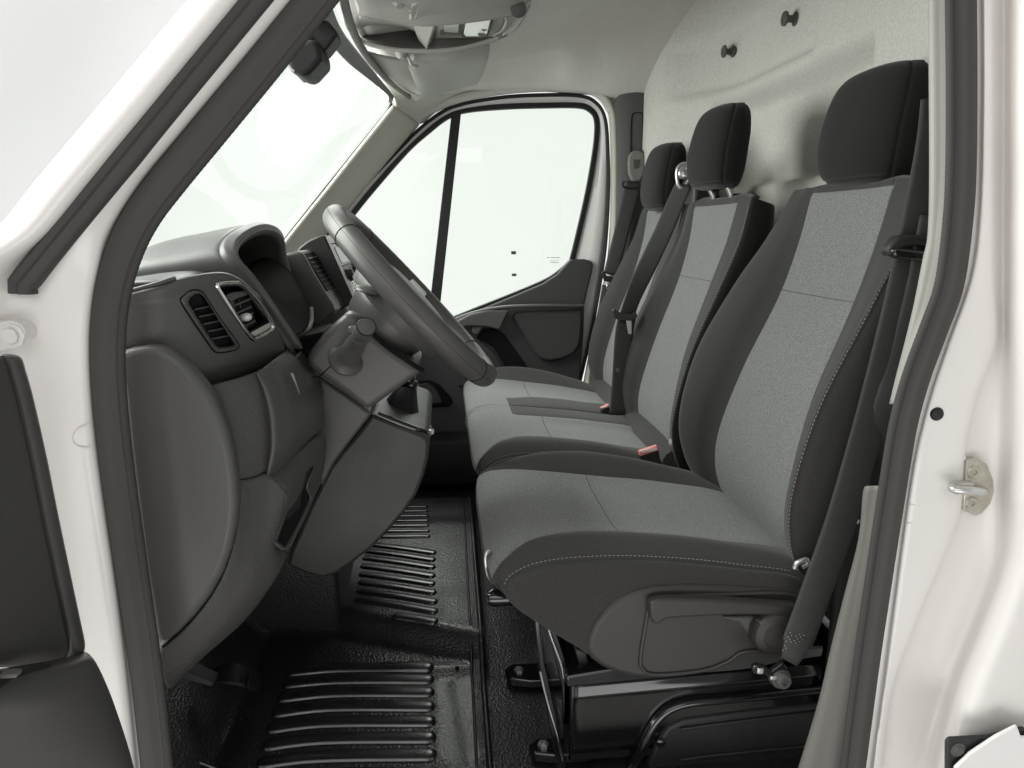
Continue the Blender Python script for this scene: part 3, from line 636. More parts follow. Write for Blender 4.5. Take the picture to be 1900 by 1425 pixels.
# ================================================================ driver door (open, only its hinge edge shows)
dd = thing('driver_door', 'open driver door edge with dark trim panel and bin at left', 'door', T(20, 1250, .70))
rows = []
for py, xr in ((660, 20), (666, 36), (690, 44), (740, 58), (850, 83), (960, 105), (1080, 130), (1160, 147), (1196, 154), (1214, 150), (1236, 138)):
    rows.append([T(xr, py, .745), T(xr-4, py, .735), T(xr-20, py, .725), T(xr-26, py, .728), T(xr-34, py, .722), T(xr-70, py, .69), T(xr-130, py, .64), T(xr-270, py, .56)])
patch('upper_panel', rows, M['plastic_soft'], dd, 4, 4, solid=.004, soff=0, smooth=60)
rows = [[T(a, b, y) for a, b, y in r_] for r_ in (
    ((-200, 1262, .56), (-60, 1248, .60), (20, 1238, .64), (90, 1226, .68), (135, 1216, .72), (152, 1208, .745)),
    ((-200, 1290, .53), (-60, 1270, .57), (30, 1252, .61), (110, 1238, .65), (158, 1222, .69), (166, 1214, .735)),
    ((-200, 1330, .50), (-60, 1310, .55), (60, 1290, .60), (140, 1262, .65), (178, 1240, .69), (184, 1240, .735)),
    ((-200, 1390, .50), (-60, 1370, .55), (70, 1350, .60), (160, 1320, .65), (206, 1310, .69), (214, 1312, .735)),
    ((-200, 1560, .50), (-60, 1540, .55), (90, 1500, .60), (190, 1450, .65), (240, 1425, .69), (250, 1430, .735)),
    ((-200, 1700, .50), (-60, 1680, .55), (90, 1640, .60), (200, 1600, .65), (262, 1560, .69), (272, 1560, .735)))]
patch('door_bin', rows, M['plastic_soft'], dd, 5, 5, solid=.006, soff=-1, smooth=60)
prism('switch_panel', [T(a, b, y) for a, b, y in ((-20, 1262, .575), (20, 1244, .605), (70, 1236, .635), (98, 1238, .65), (70, 1256, .63), (20, 1282, .595), (-20, 1300, .565))], (0, 0, .004), M['dark_plastic'], dd, bevel=.001)
box('window_switch', T(14, 1258, .592)+V(0, 0, .004), (.020, .010, .004), M['console_dark'], dd, bevel=.0015)
# ================================================================ dashboard
dash = thing('dashboard', 'dark grey plastic dashboard with hooded instrument cluster and side vents', 'dashboard', (-.4, CY, .1))
yd_ = lambda px: float(np.interp(px, [180, 222, 300, 370, 440, 500, 540], [.935, .937, .945, .975, 1.03, 1.10, 1.17]))
def TD(px, py, d=0): return T(px, py, yd_(px)+d)
# upper block with the side vents
rows = [[TD(180, 565, .06), TD(222, 556, .05), TD(300, 535, .05), TD(350, 520, .04), TD(405, 508, .03), TD(440, 515, .03), TD(470, 540, .05)],
        [TD(180, 558), TD(222, 549), TD(300, 529), TD(350, 515), TD(412, 509), TD(450, 524), TD(480, 550)],
        [TD(180, 580), TD(222, 572), TD(300, 562), TD(365, 552), TD(425, 548), TD(472, 562), TD(500, 585)],
        [TD(180, 620), TD(222, 615), TD(300, 610), TD(375, 605), TD(440, 600), TD(490, 604), TD(516, 615)],
        [TD(180, 665), TD(222, 655), TD(300, 655), TD(385, 655), TD(450, 648), TD(500, 642), TD(526, 640)],
        [TD(180, 700), TD(222, 700), TD(300, 700), TD(388, 690), TD(452, 675), TD(502, 660), TD(528, 650)],
        [TD(180, 720, .01), TD(222, 720, .01), TD(300, 720, .01), TD(390, 714, .012), TD(455, 694, .012), TD(503, 676, .012), TD(528, 660, .015)],
        [TD(180, 730, .05), TD(222, 730, .05), TD(300, 730, .05), TD(392, 722, .05), TD(457, 700, .05), TD(503, 682, .05), TD(526, 664, .05)]]
VH1 = [(349, 563), (351, 552), (360, 545), (371, 543), (381, 550), (388, 561), (410, 597), (434, 633), (436, 641), (428, 644), (407, 647), (399, 642), (392, 632), (370, 599)]
VH2 = [(408, 534), (411, 530), (438, 528), (448, 532), (460, 544), (496, 590), (502, 605), (498, 610), (474, 625), (463, 618), (436, 577)]
patch('upper_panel', rows, M['plastic'], dash, 14, 18, solid=.0015, smooth=60, holes=(VH1, VH2))
tube('top_crease', crv([tuple(TD(*q, .0)) for q in ((218, 546), (260, 535), (300, 524), (325, 516))], 5), .0028, M['plastic_soft'], dash, 8)
# dash top running forward to the windscreen
rows = [[V(-.335, y, z) for y, z in ((.95, .790), (1.1, .80), (1.3, .79), (1.5, .80), (1.75, .79), (2.0, .74), (2.3, .72), (2.5, .72))],
        [V(-.36, y, z) for y, z in ((.95, .815), (1.1, .82), (1.3, .815), (1.5, .815), (1.75, .805), (2.0, .755), (2.3, .735), (2.5, .73))],
        [V(-.50, y, z) for y, z in ((.97, .795), (1.1, .80), (1.3, .80), (1.5, .80), (1.75, .79), (2.0, .75), (2.3, .73), (2.5, .73))],
        [V(-.78, y, z) for y, z in ((1.0, .74), (1.1, .74), (1.3, .74), (1.5, .74), (1.75, .74), (2.0, .70), (2.3, .70), (2.5, .70))]]
patch('dash_top', rows, M['plastic'], dash, 5, 4, solid=.004, smooth=180)
# passenger half of the dash (mostly hidden by the wheel)
prism('passenger_panel', [V(x, 1.9, z) for x, z in ((-.75, .70), (-.34, .745), (-.25, .70), (-.22, .58), (-.26, .45), (-.36, .30), (-.62, .25))], (0, .60, 0), M['plastic'], dash, bevel=.03, bseg=4)
# ---- instrument hood
rim = [(558, 648, 1.17), (505, 570, 1.13), (464, 512, 1.12), (432, 474, 1.125), (430, 448, 1.16), (452, 426, 1.22), (484, 414, 1.30), (510, 420, 1.38), (523, 438, 1.44), (528, 470, 1.475), (546, 530, 1.49), (571, 582, 1.48), (577, 610, 1.45)]
R3 = crv([tuple(T(*p)) for p in rim], 6); cR = np.array([R3[:, 0].mean(), 1.31, .76])
inn = cR+(R3-cR)*.86; inn[:, 0] += .0
ring0 = R3+np.array([-.012, 0, 0])
def back(dx, sz, dz, sy=1.0):
    Q = ring0.copy(); Q[:, 0] = ring0[:, 0]*.2+(-.30+dx)*.8; Q[:, 2] = .70+(ring0[:, 2]-.70)*sz+dz; Q[:, 1] = 1.305+(ring0[:, 1]-1.305)*sy; return Q
rows = [R3*.5+inn*.5+np.array([.004, 0, 0]), R3*.88+inn*.12+np.array([.004, 0, 0]), R3+np.array([-.002, 0, 0]), R3+np.array([-.010, 0, .001]), ring0+np.array([-.004, 0, -.003]), ring0+np.array([-.012, 0, -.002]),
        back(-.10, .93, 0, 1.02), back(-.22, .80, -.0, 1.06), back(-.42, .35, .0, 1.1)]
G = crv(np.array(rows), 4)
hood = mk('instrument_hood', G.reshape(-1, 3), gridfaces(G.shape[0], G.shape[1]), M['plastic'], dash, 60, solid=.003)
rows = [R3*.55+inn*.45+np.array([.004, 0, 0]), inn+np.array([-.004, 0, 0]), inn+np.array([-.02, 0, 0]), (cR+(inn-cR)*.93)+np.array([-.07, 0, -.004]), (cR+(inn-cR)*.86)+np.array([-.10, 0, -.008])]
G = crv(np.array(rows), 4)
mk('hood_lining', G.reshape(-1, 3), gridfaces(G.shape[0], G.shape[1]), M['plastic_soft'], hood, 180, solid=.002)
bk = (cR+(inn-cR)*.90)+np.array([-.085, 0, -.008])
mk('instrument_cluster', list(bk)+[bk.mean(axis=0)], [(i, (i+1) % len(bk), len(bk)) for i in range(len(bk))], M['black'], hood, 0)
# curved inner apron in the lower hood, with its pale lip
rows = [[T(*p) for p in r_] for r_ in (((450, 500, 1.44), (474, 476, 1.52), (496, 458, 1.58), (512, 458, 1.60)), ((462, 505, 1.30), (488, 488, 1.40), (508, 474, 1.48), (526, 476, 1.50)), ((488, 540, 1.19), (520, 545, 1.24), (545, 540, 1.36), (563, 548, 1.47)), ((525, 590, 1.16), (545, 590, 1.25), (562, 580, 1.37), (572, 582, 1.47)),
        ((545, 625, 1.17), (556, 620, 1.25), (568, 610, 1.36), (574, 600, 1.46)))]
patch('cluster_apron', rows, M['matte'], hood, 6, 6, solid=.002, smooth=180)
lipp = crv([tuple(T(*p)) for p in ((578, 572, 1.48), (578, 595, 1.46), (568, 612, 1.40), (548, 620, 1.32), (538, 626, 1.26), (533, 638, 1.20), (536, 650, 1.17))], 6)
sweep('hood_lip', lipp, rrect(.012, .007, .003, 2), M['trim'], hood, up=(0, 0, 1))
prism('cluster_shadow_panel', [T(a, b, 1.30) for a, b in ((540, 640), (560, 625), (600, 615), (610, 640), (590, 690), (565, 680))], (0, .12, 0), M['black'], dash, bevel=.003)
# ---- oblong side vent
vo = [(336, 560), (340, 549), (350, 541), (364, 538), (376, 543), (386, 556), (412, 595), (440, 634), (443, 643), (436, 649), (407, 654), (396, 649), (388, 638), (362, 600)]
vh = [(351, 563), (353, 553), (360, 547), (370, 545), (379, 551), (386, 562), (408, 598), (432, 634), (434, 640), (428, 642), (408, 645), (401, 641), (394, 632), (372, 599)]
o3_ = crv([tuple(TD(a, b, -.002)) for a, b in vo], 4, True); h3_ = crv([tuple(TD(a, b, .000)) for a, b in vh], 4, True); h4_ = crv([tuple(TD(a, b, .028)) for a, b in vh], 4, True)
m3_ = o3_*.45+h3_*.55+np.array([.001, -.005, 0])
G = np.array([o3_+np.array([0, .004, 0]), o3_+np.array([0, -.001, 0]), o3_*.75+h3_*.25+np.array([.001, -.004, 0]), m3_, h3_, h4_]); vent = mk('side_window_vent', G.reshape(-1, 3), gridfaces(len(G), G.shape[1], cu=True), M['plastic'], dash, 60)
tube('vent_gap', o3_+np.array([0, -.0015, 0]), .0011, M['gap'], vent, 6, closed=True)
mk('vent_duct', list(h3_*.6+h4_*.4+np.array([0, .0, 0]))+[(h3_*.6+h4_*.4).mean(axis=0)], [(i, (i+1) % len(h4_), len(h4_)) for i in range(len(h4_))], M['black'], vent, 0)
for t in np.linspace(.22, .86, 5):
    a = np.array(vh[1])*(1-t)+np.array(vh[11])*t; b = np.array(vh[5])*(1-t)+np.array(vh[8])*t
    a = np.array([351+50*t, 556+85*t]); b = np.array([380+54*t, 551+86*t])
    prism('vent_slat', [TD(a[0], a[1]+1, .004), TD(b[0], b[1]-1, .004), TD(b[0], b[1]-1, .02)+V(-.006, 0, .001), TD(a[0], a[1]+1, .02)+V(-.006, 0, .001)], (0, 0, .0018), M['plastic_soft'], vent, bevel=.0005)
# ---- round cornered face vent with chrome surround
vo = [(404, 533), (407, 527), (415, 525), (440, 524), (450, 528), (463, 541), (482, 563), (499, 587), (506, 605), (503, 613), (488, 622), (474, 629), (468, 628), (460, 620), (432, 577)]
o3_ = crv([tuple(TD(a, b, -.004)) for a, b in vo], 5, True); cc = o3_.mean(axis=0)
fv = sweep('face_vent', o3_, [(-.004, -.0022), (.002, -.0022), (.003, 0), (.002, .0022), (-.004, .0022)], M['chrome'], dash, closed=True, up=(.3, -1, .1))
i3 = cc+(o3_-cc)*.93+np.array([0, .002, 0]); i4 = cc+(o3_-cc)*.78+np.array([-.015, .034, 0])
G = np.array([cc+(o3_-cc)*.98, i3, i4]); mk('vent_throat', G.reshape(-1, 3), gridfaces(3, G.shape[1], cu=True), M['plastic_soft'], fv, 50)
mk('vent_duct', list(i4)+[i4.mean(axis=0)], [(i, (i+1) % len(i4), len(i4)) for i in range(len(i4))], M['black'], fv, 0)
prism('vent_core', [TD(a, b, .010) for a, b in ((417, 553), (425, 548), (455, 543), (466, 548), (470, 570), (474, 590), (478, 600), (462, 612), (452, 610), (440, 590), (430, 575))], (-.012, .02, 0), M['black'], fv, bevel=.003)
prism('vent_cap', [TD(a, b, .004) for a, b in ((414, 552), (424, 545), (452, 541), (466, 546), (436, 556), (430, 562))], (0, .012, .002), M['plastic_soft'], fv, bevel=.002)
prism('vent_cheek', [TD(a, b, .006) for a, b in ((414, 553), (431, 560), (433, 578), (428, 574))], (0, .012, 0), M['plastic'], fv, bevel=.001)
for (a, b), (c_, d_) in (((433, 570), (466, 556)), ((436, 585), (467, 571)), ((441, 597), (470, 583)), ((451, 609), (474, 597))):
    prism('vent_slat', [TD(a, b, .008), TD(c_, d_, .002), TD(c_, d_, .002)+V(-.006, .012, .001), TD(a, b, .008)+V(-.006, .012, .001)], (0, 0, .0026), M['plastic_soft'], fv, bevel=.0006)
for (a, b), (c_, d_) in (((443, 556), (446, 572)), ((455, 551), (458, 566))):
    prism('vent_vane', [TD(a, b, .012), TD(a+1.5, b, .012), TD(c_+1.5, d_, .012), TD(c_, d_, .012)], (0, .006, 0), M['plastic_soft'], fv, bevel=0)
lathe('vent_thumb_slide', TD(452, 589, .006), (1, -.3, .15), [(.004, -.008), (.0055, 0), (.006, .006), (.004, .011), (.001, .012)], M['silver_plastic'], fv, 14, 60)
prism('vent_lower_sill', [TD(a, b, -.002) for a, b in ((461, 619), (500, 598), (503, 606), (490, 617), (470, 626))], (0, .02, 0), M['console'], fv, bevel=.002)
# ---- end panel facing the doorway
ep = [(205, 658), (222, 652), (245, 645), (270, 642), (295, 644), (318, 653), (338, 668), (358, 690), (376, 712), (392, 735), (408, 768), (421, 805), (431, 845), (437, 890), (440, 930), (437, 975), (428, 1020), (412, 1065), (390, 1105), (360, 1145), (330, 1176), (302, 1200), (285, 1180), (262, 1050), (236, 850), (222, 720)]
ep3 = [T(a, b, .914) for a, b in ep]
endp = prism('end_panel', ep3, (0, .03, 0), M['plastic'], dash, bevel=.010, bseg=4, smooth=60)
emb = crv([tuple(T(a, b, .9262)) for a, b in ((222, 700), (300, 690), (345, 730), (385, 800), (405, 880), (410, 940), (396, 1010), (360, 1075), (300, 1140))], 5)
g3_ = crv([tuple(T(a, b, .926)) for a, b in ep[:22]], 4)
tube('panel_gap', g3_, .0022, M['gap'], endp, 6)
# ---- grained knee panel and bulging column cover
rows = [[T(*p) for p in r_] for r_ in (
    ((380, 722, .99), (388, 716, .962), (440, 702, .985), (478, 690, 1.015), (512, 664, 1.07), (532, 652, 1.14), (545, 662, 1.22)),
    ((395, 745, .98), (405, 745, .960), (453, 733, .983), (492, 722, 1.010), (530, 697, 1.065), (556, 690, 1.14), (572, 696, 1.22)),
    ((412, 785, .97), (420, 785, .958), (464, 776, .981), (503, 768, 1.004), (545, 752, 1.065), (572, 742, 1.14), (586, 740, 1.22)),
    ((425, 835, .97), (434, 835, .957), (472, 829, .978), (506, 825, 1.000), (545, 806, 1.06), (572, 785, 1.14), (588, 772, 1.22)),
    ((430, 887, .97), (440, 889, .957), (470, 885, .976), (498, 878, .998), (530, 852, 1.055), (560, 825, 1.13), (588, 800, 1.22)),
    ((432, 900, .99), (442, 900, .985), (470, 896, 1.0), (500, 888, 1.03), (532, 862, 1.08), (562, 834, 1.15), (588, 808, 1.24)))]
patch('knee_panel', [[*r_[:3], r_[3]+V(0, .006, 0)] for r_ in rows], M['leather'], dash, 6, 6, solid=.003, smooth=60)
kr = []
for r_, q in zip(rows, (.15, .7, 1, 1, .6, .2)):
    kr.append([r_[3]+V(-.012*q, .02, 0), r_[3]+V(-.003*q, .003-.004*q, 0), r_[3]+V(.004, -.012, .002)*q, r_[3]*.45+r_[4]*.55+V(.004, -.020, 0)*q, r_[4]+V(.004, -.012, 0)*q, r_[5], r_[6], r_[6]+V(0, .06, 0)])
patch('column_side_cover', kr, M['plastic'], dash, 6, 6, solid=.003, smooth=80)
random.seed(11)
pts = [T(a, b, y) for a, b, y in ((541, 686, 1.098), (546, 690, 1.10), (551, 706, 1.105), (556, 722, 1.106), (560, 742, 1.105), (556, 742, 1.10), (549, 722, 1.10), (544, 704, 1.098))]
prism('painted_reflection', [p+V(.003, -.022, 0) for p in pts], (0, .004, 0), M['console'], dash, bevel=.0005)  # pale sliver that paints a reflection onto the column cover
# ---- lower side panel
rows = [[T(*p) for p in r_] for r_ in (
    ((432, 890, .985), (440, 892, .955), (470, 887, .972), (498, 880, .992), (531, 912, 1.005), (534, 916, 1.03)),
    ((432, 940, .97), (440, 940, .950), (466, 942, .966), (490, 944, .982), (519, 962, 1.0), (523, 964, 1.03)),
    ((420, 1010, .965), (430, 1010, .946), (457, 1016, .962), (480, 1020, .978), (506, 1010, 1.0), (512, 1012, 1.03)),
    ((400, 1062, .96), (414, 1064, .943), (444, 1074, .958), (470, 1080, .975), (512, 1062, 1.015), (530, 1028, 1.05)),
    ((370, 1112, .955), (384, 1116, .940), (414, 1128, .952), (440, 1132, .97), (478, 1112, 1.01), (505, 1080, 1.05)),
    ((325, 1160, .955), (340, 1166, .936), (365, 1184, .945), (388, 1190, .96), (425, 1172, 1.0), (455, 1148, 1.05)),
    ((290, 1190, .955), (301, 1204, .932), (325, 1228, .940), (342, 1240, .955), (366, 1226, .99), (390, 1206, 1.04)),
    ((285, 1230, .955), (300, 1252, .930), (312, 1274, .936), (318, 1276, .95), (330, 1262, .98), (345, 1246, 1.03)))]
patch('lower_panel', rows, M['leather'], dash, 6, 5, solid=.003, smooth=60)
# ---- switch bezel with deep slot
rows = [[T(*p) for p in r_] for r_ in (
    ((496, 884, 1.01), (498, 881, 1.0), (530, 853, 1.058), (562, 827, 1.135), (592, 806, 1.215), (603, 814, 1.245)),
    ((530, 914, 1.02), (531, 912, 1.007), (548, 890, 1.05), (568, 868, 1.12), (588, 850, 1.19), (602, 846, 1.245)),
    ((519, 963, 1.02), (520, 962, 1.004), (540, 950, 1.05), (560, 935, 1.11), (580, 915, 1.17), (594, 892, 1.24)),
    ((506, 1012, 1.02), (507, 1010, 1.004), (519, 1019, 1.03), (532, 1024, 1.07), (550, 990, 1.14), (568, 955, 1.22)))]
bz = patch('switch_bezel', rows, M['plastic'], dash, 5, 5, solid=.003, smooth=60)
yb_ = lambda px: float(np.interp(px, [505, 520, 534, 560, 584], [1.006, 1.015, 1.03, 1.095, 1.165]))
prism('slot', [T(a, b, yb_(a)-.004) for a, b in ((509, 1000), (521, 962), (534, 926), (560, 888), (580, 866), (583, 872), (568, 905), (574, 926), (552, 972), (530, 1014), (526, 1013))], (0, .004, 0), M['black'], bz, bevel=0)
prism('slot_cheek', [T(a, b, yb_(a)-.007) for a, b in ((532, 924), (556, 892), (577, 868), (566, 900), (560, 905), (556, 940), (534, 964), (524, 966))], (0, .003, 0), M['dark_plastic'], bz, bevel=0)
tube('slot_rim', crv([tuple(T(a, b, yb_(a)-.006)) for a, b in ((582, 868), (569, 903), (576, 926), (553, 975), (531, 1018), (509, 1006))], 3), .0020, M['plastic_soft'], bz, 8)
# ---- under-column panel
prism('under_column_panel', [T(a, b, 1.30) for a, b in ((560, 690), (594, 700), (641, 732), (690, 768), (660, 806), (640, 832), (618, 862), (604, 890), (596, 905), (585, 860), (588, 800))], (0, .20, 0), M['plastic'], dash, bevel=.012, bseg=3)
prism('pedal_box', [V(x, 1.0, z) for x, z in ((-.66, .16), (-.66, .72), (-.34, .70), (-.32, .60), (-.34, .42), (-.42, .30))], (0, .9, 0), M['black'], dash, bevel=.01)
# ---- centre console side
cs = [(690, 768), (742, 790), (785, 806), (796, 815), (797, 830), (795, 850), (786, 885), (772, 920), (750, 952), (722, 985), (690, 1018), (655, 1045), (625, 1065), (600, 1074), (568, 1066), (532, 1050), (540, 1020), (556, 985), (575, 940), (596, 898), (612, 866), (628, 845), (648, 822), (668, 798)]
con = prism('centre_console', [T(a, b, 1.46) for a, b in cs], (0, .44, 0), M['console_side'], dash, bevel=.008, bseg=3, smooth=60)
tube('console_clip', [tuple(T(a, b, 1.455)) for a, b in ((630, 836), (636, 832), (641, 826))], .002, M['silver_plastic'], con, 6)
ct = crv([tuple(T(a, b, y)) for a, b, y in ((700, 770, 1.47), (742, 787, 1.47), (780, 801, 1.475), (794, 806, 1.50), (798, 803, 1.54), (795, 796, 1.60), (785, 786, 1.68), (770, 776, 1.74), (756, 768, 1.76))], 5)
sweep('tray_trim', ct, rrect(.016, .008, .003, 2), M['gloss'], con, up=(0, 0, 1))
sweep('tray_chrome', ct[18:]+np.array([.003, 0, .004]), circ(.0065, 8), M['chrome'], con, up=(0, 0, 1))
rows = [[T(*p) for p in r_] for r_ in (((706, 772, 1.48), (745, 786, 1.48), (785, 800, 1.49)), ((720, 770, 1.6), (755, 780, 1.6), (790, 795, 1.6)), ((735, 764, 1.72), (755, 768, 1.74), (775, 780, 1.72)))]
patch('tray_floor', rows, M['gloss'], con, 4, 4, solid=.003, smooth=180)
# ---- centre vent housing and heater/radio unit
vh_ = [(490, 482), (530, 471), (552, 466), (560, 469), (568, 482), (584, 512), (600, 538), (618, 566), (622, 580), (590, 606), (540, 590)]
hz = prism('vent_housing', [T(a, b, 1.53) for a, b in vh_], (0, .14, 0), M['plastic_soft'], dash, bevel=.006, bseg=3)
prism('vent_mouth', [T(a+3.5, b, 1.548) for a, b in ((561, 470), (571, 486), (588, 516), (604, 540), (600, 542), (584, 516), (568, 488))], (0, .13, 0), M['black'], hz, bevel=.001)
for t in np.linspace(.08, .92, 8):
    a = 563+40*t; b = 473+68*t
    prism('vent_slat', [T(a, b, 1.552), T(a+8, b+1, 1.552), T(a+8, b+2.4, 1.552), T(a, b+1.4, 1.552)], (0, .11, 0), M['dark_plastic'], hz, bevel=.0005)
tube('vent_edge', crv([tuple(T(a, b, 1.545)) for a, b in ((558, 467), (566, 481), (583, 512), (600, 540), (618, 568))], 4), .0022, M['silver_plastic'], hz, 6)
box('vent_thumb_slide', T(600, 541, 1.58), (.010, .03, .010), M['silver_plastic'], hz, bevel=.002)
rs = [(548, 470), (556, 458), (572, 446), (590, 438), (600, 436), (604, 440), (628, 494), (656, 556), (650, 566), (622, 580), (600, 570), (570, 510)]
ra = prism('radio_unit', [T(a, b, 1.66) for a, b in rs], (0, .235, 0), M['dark_plastic'], dash, bevel=.004, bseg=2)
A_ = np.array(T(604, 440, 1.66)); B_ = np.array(T(656, 556, 1.66)); D_ = (B_-A_); Nn = np.array([-D_[2], 0, D_[0]]); Nn = Nn/np.linalg.norm(Nn)
if Nn[0] < 0: Nn = -Nn
def face(s0, s1, y0, y1, d0, d1, m, name, bev=.0008):
    q = [A_+D_*s0+np.array([0, y0-1.66, 0])+Nn*d0, A_+D_*s0+np.array([0, y1-1.66, 0])+Nn*d0, A_+D_*s1+np.array([0, y1-1.66, 0])+Nn*d0, A_+D_*s1+np.array([0, y0-1.66, 0])+Nn*d0]
    return prism(name, q, tuple(Nn*(d1-d0)), M[m], ra, bevel=bev)
face(.0, .995, 1.664, 1.89, -.004, .003, 'fascia', 'radio_fascia', .002)
face(.11, .125, 1.675, 1.88, .002, .004, 'gap', 'disc_slot')
face(.17, .44, 1.695, 1.83, .002, .0045, 'screen', 'radio_screen')
face(.46, .50, 1.69, 1.85, .003, .006, 'console', 'radio_button')
face(.52, .545, 1.69, 1.85, .003, .006, 'console', 'radio_button')
for yk, sk in ((1.70, .64), (1.85, .60)):
    lathe('radio_knob', A_+D_*sk+np.array([0, yk-1.66, 0]), Nn, [(.015, .002), (.0155, .006), (.013, .016), (.011, .018), (.001, .018)], M['rubber'], ra, 18, 40)
face(.70, .93, 1.685, 1.74, .002, .0055, 'lamp', 'button_panel')
face(.70, .93, 1.755, 1.86, .002, .0055, 'lamp', 'button_panel')
for k in range(5): face(.72+.042*k, .745+.042*k, 1.70, 1.716, .005, .0062, 'ink', 'button_symbol', 0)
# ================================================================ pedals
ped = thing('brake_pedal', 'small black ribbed rubber pedal low in the driver footwell', 'pedal', TZ(430, 1285, .03))
pc = T(428, 1254, 1.28)
pad = patch('pad', [[T(a, b, y) for a, b, y in r_] for r_ in (((388, 1248, 1.26), (430, 1232, 1.27), (462, 1236, 1.28), (478, 1250, 1.29)), ((388, 1258, 1.24), (430, 1254, 1.24), (462, 1262, 1.25), (480, 1272, 1.26)), ((392, 1268, 1.23), (430, 1270, 1.22), (460, 1278, 1.23), (472, 1284, 1.24)))], M['rubber'], ped, 4, 4, solid=.008)
for t in np.linspace(.12, .9, 6):
    a = 395+78*t
    tube('pad_rib', crv([tuple(T(a-2, 1240+8*abs(t-.4)+4*t, 1.262)), tuple(T(a-4, 1254+8*t, 1.236)), tuple(T(a-4, 1268+12*t, 1.222))], 4), .0026, M['rubber'], pad, 6)
tube('pedal_arm', crv([tuple(T(a, b, y)) for a, b, y in ((395, 1256, 1.29), (350, 1250, 1.33), (320, 1230, 1.4), (330, 1150, 1.45))], 5), .009, M['dark_plastic'], ped, 8)
ped2 = thing('clutch_pedal', 'dark pedal lever under the dash by the door seal', 'pedal', TZ(345, 1290, .03))
prism('pedal_lever', [T(a, b, 1.12) for a, b in ((308, 1268), (335, 1246), (345, 1243), (398, 1268), (392, 1276), (340, 1262), (312, 1290))], (0, .03, 0), M['rubber'], ped2, bevel=.003)
tube('lever_arm', crv([tuple(T(a, b, y)) for a, b, y in ((330, 1255, 1.13), (310, 1200, 1.25), (330, 1120, 1.35))], 5), .008, M['dark_plastic'], ped2, 8)
# tunnel side block in the footwell
tb = prism('footwell_block', [V(x, 1.53, z) for x, z in ((-.62, .0), (-.62, .30), (-.40, .26), (-.27, .22), (-.245, .15), (-.240, .06), (-.243, .0))], (0, .45, 0), M['block'], None, bevel=.016, bseg=4)
tag(tb, 'black grained tunnel block in the footwell under the centre console', 'floor block')
# ================================================================ gear lever
gear = thing('gear_lever', 'black gear lever with leather gaiter half hidden by the column shroud', 'gear lever', T(735, 785, 1.62))
gp = [(T(735, 790, 1.62), .055), (T(738, 765, 1.62), .045), (T(748, 735, 1.62), .030), (T(757, 715, 1.62), .018)]
rings = []
for p, r_ in gp:
    rings.append([(p.x+r_*math.cos(a)*(1+.06*math.sin(5*a)), p.y+r_*math.sin(a)*(1+.06*math.sin(5*a)), p.z) for a in np.linspace(0, 2*math.pi, 25)[:-1]])
G = crv(np.array(rings), 5); mk('gaiter', G.reshape(-1, 3), gridfaces(len(G), 24, cu=True), M['rubber'], gear, 60)
tube('lever_shaft', [tuple(T(757, 720, 1.62)), tuple(T(770, 670, 1.62)), tuple(T(776, 640, 1.62))], .010, M['gloss'], gear, 10)
lathe('lever_knob', T(776, 645, 1.62), (.15, 0, 1), [(.012, -.005), (.02, .01), (.024, .03), (.02, .05), (.008, .058)], M['dark_plastic'], gear, 18, 60)
lathe('lever_collar', T(763, 712, 1.615), (.25, 0, 1), [(.014, -.008), (.0155, -.003), (.0155, .004), (.013, .008)], M['gloss'], gear, 18, 40)
# ================================================================ steering column and wheel
YW = 1.305
colm = thing('steering_column', 'grey steering column shroud with stubby stalk behind the wheel', 'steering column', T(660, 700, 1.3))
so = [(566, 668), (572, 655), (582, 642), (600, 619), (618, 601), (639, 584), (655, 580), (668, 592), (694, 622), (725, 648), (786, 689), (740, 722), (697, 752), (684, 764), (670, 756), (641, 733), (594, 701), (572, 682)]
shr = prism('lower_shroud', [T(a, b, 1.215) for a, b in so], (0, .18, 0), M['plastic_soft'], colm, bevel=.016, bseg=4, smooth=60)
tube('shroud_seam', [tuple(T(a, b, 1.2145)) for a, b in ((578, 700), (594, 698), (619, 674))], .0009, M['gap'], shr, 6)
tube('shroud_gap', crv([tuple(T(a, b, 1.218)) for a, b in ((668, 592), (694, 622), (725, 648), (786, 689))], 4), .0036, M['gap'], shr, 6)
sb = T(644, 664, 1.212); se = T(681, 604, 1.115); ax = (se-sb); L_ = ax.length
st = lathe('stalk', sb-ax.normalized()*.006, ax, [(.030, 0), (.030, .004), (.027, .008), (.022, .012), (.0185, .022), (.0165, L_*.42), (.0155, L_*.45), (.0145, L_*.62), (.0148, L_*.64), (.0142, L_*.66), (.0150, L_*.68), (.0150, L_*.76), (.0142, L_*.775), (.0150, L_*.79), (.0150, L_*.99), (.0135, L_*1.02), (.001, L_*1.03)], M['plastic'], colm, 28, 35)
tube('stalk_ring', [tuple(se-ax.normalized()*.004+Vector(p)) for p in [((ax.normalized().to_track_quat('Z', 'Y') @ Vector((.0152*math.cos(a), .0152*math.sin(a), 0)))) for a in np.linspace(0, 2*math.pi, 25)[:-1]]], .0006, M['gap'], st, 6, closed=True)
box('stalk_tab', sb+ax*.72+V(-.013, .002, .008), (.012, .010, .012), M['plastic'], st, bevel=.003)
tl = math.radians(47.64); al = math.radians(1.1)
wc = V(-.0526, YW, .7641); e1 = V(math.cos(tl), 0, -math.sin(tl)); wn = V(math.sin(tl), 0, math.cos(tl)); Rw = .1848
e2 = V(0, 1, 0)*math.cos(al)-wn*math.sin(al); wn = wn*math.cos(al)+V(0, 1, 0)*math.sin(al)
wheel = thing('steering_wheel', 'dark grey grained steering wheel seen edge-on in front of driver seat', 'steering wheel', wc-wn*.05)
def wp(r, a, h=0): return wc+e1*(r*math.cos(a))+e2*(r*math.sin(a))+wn*h
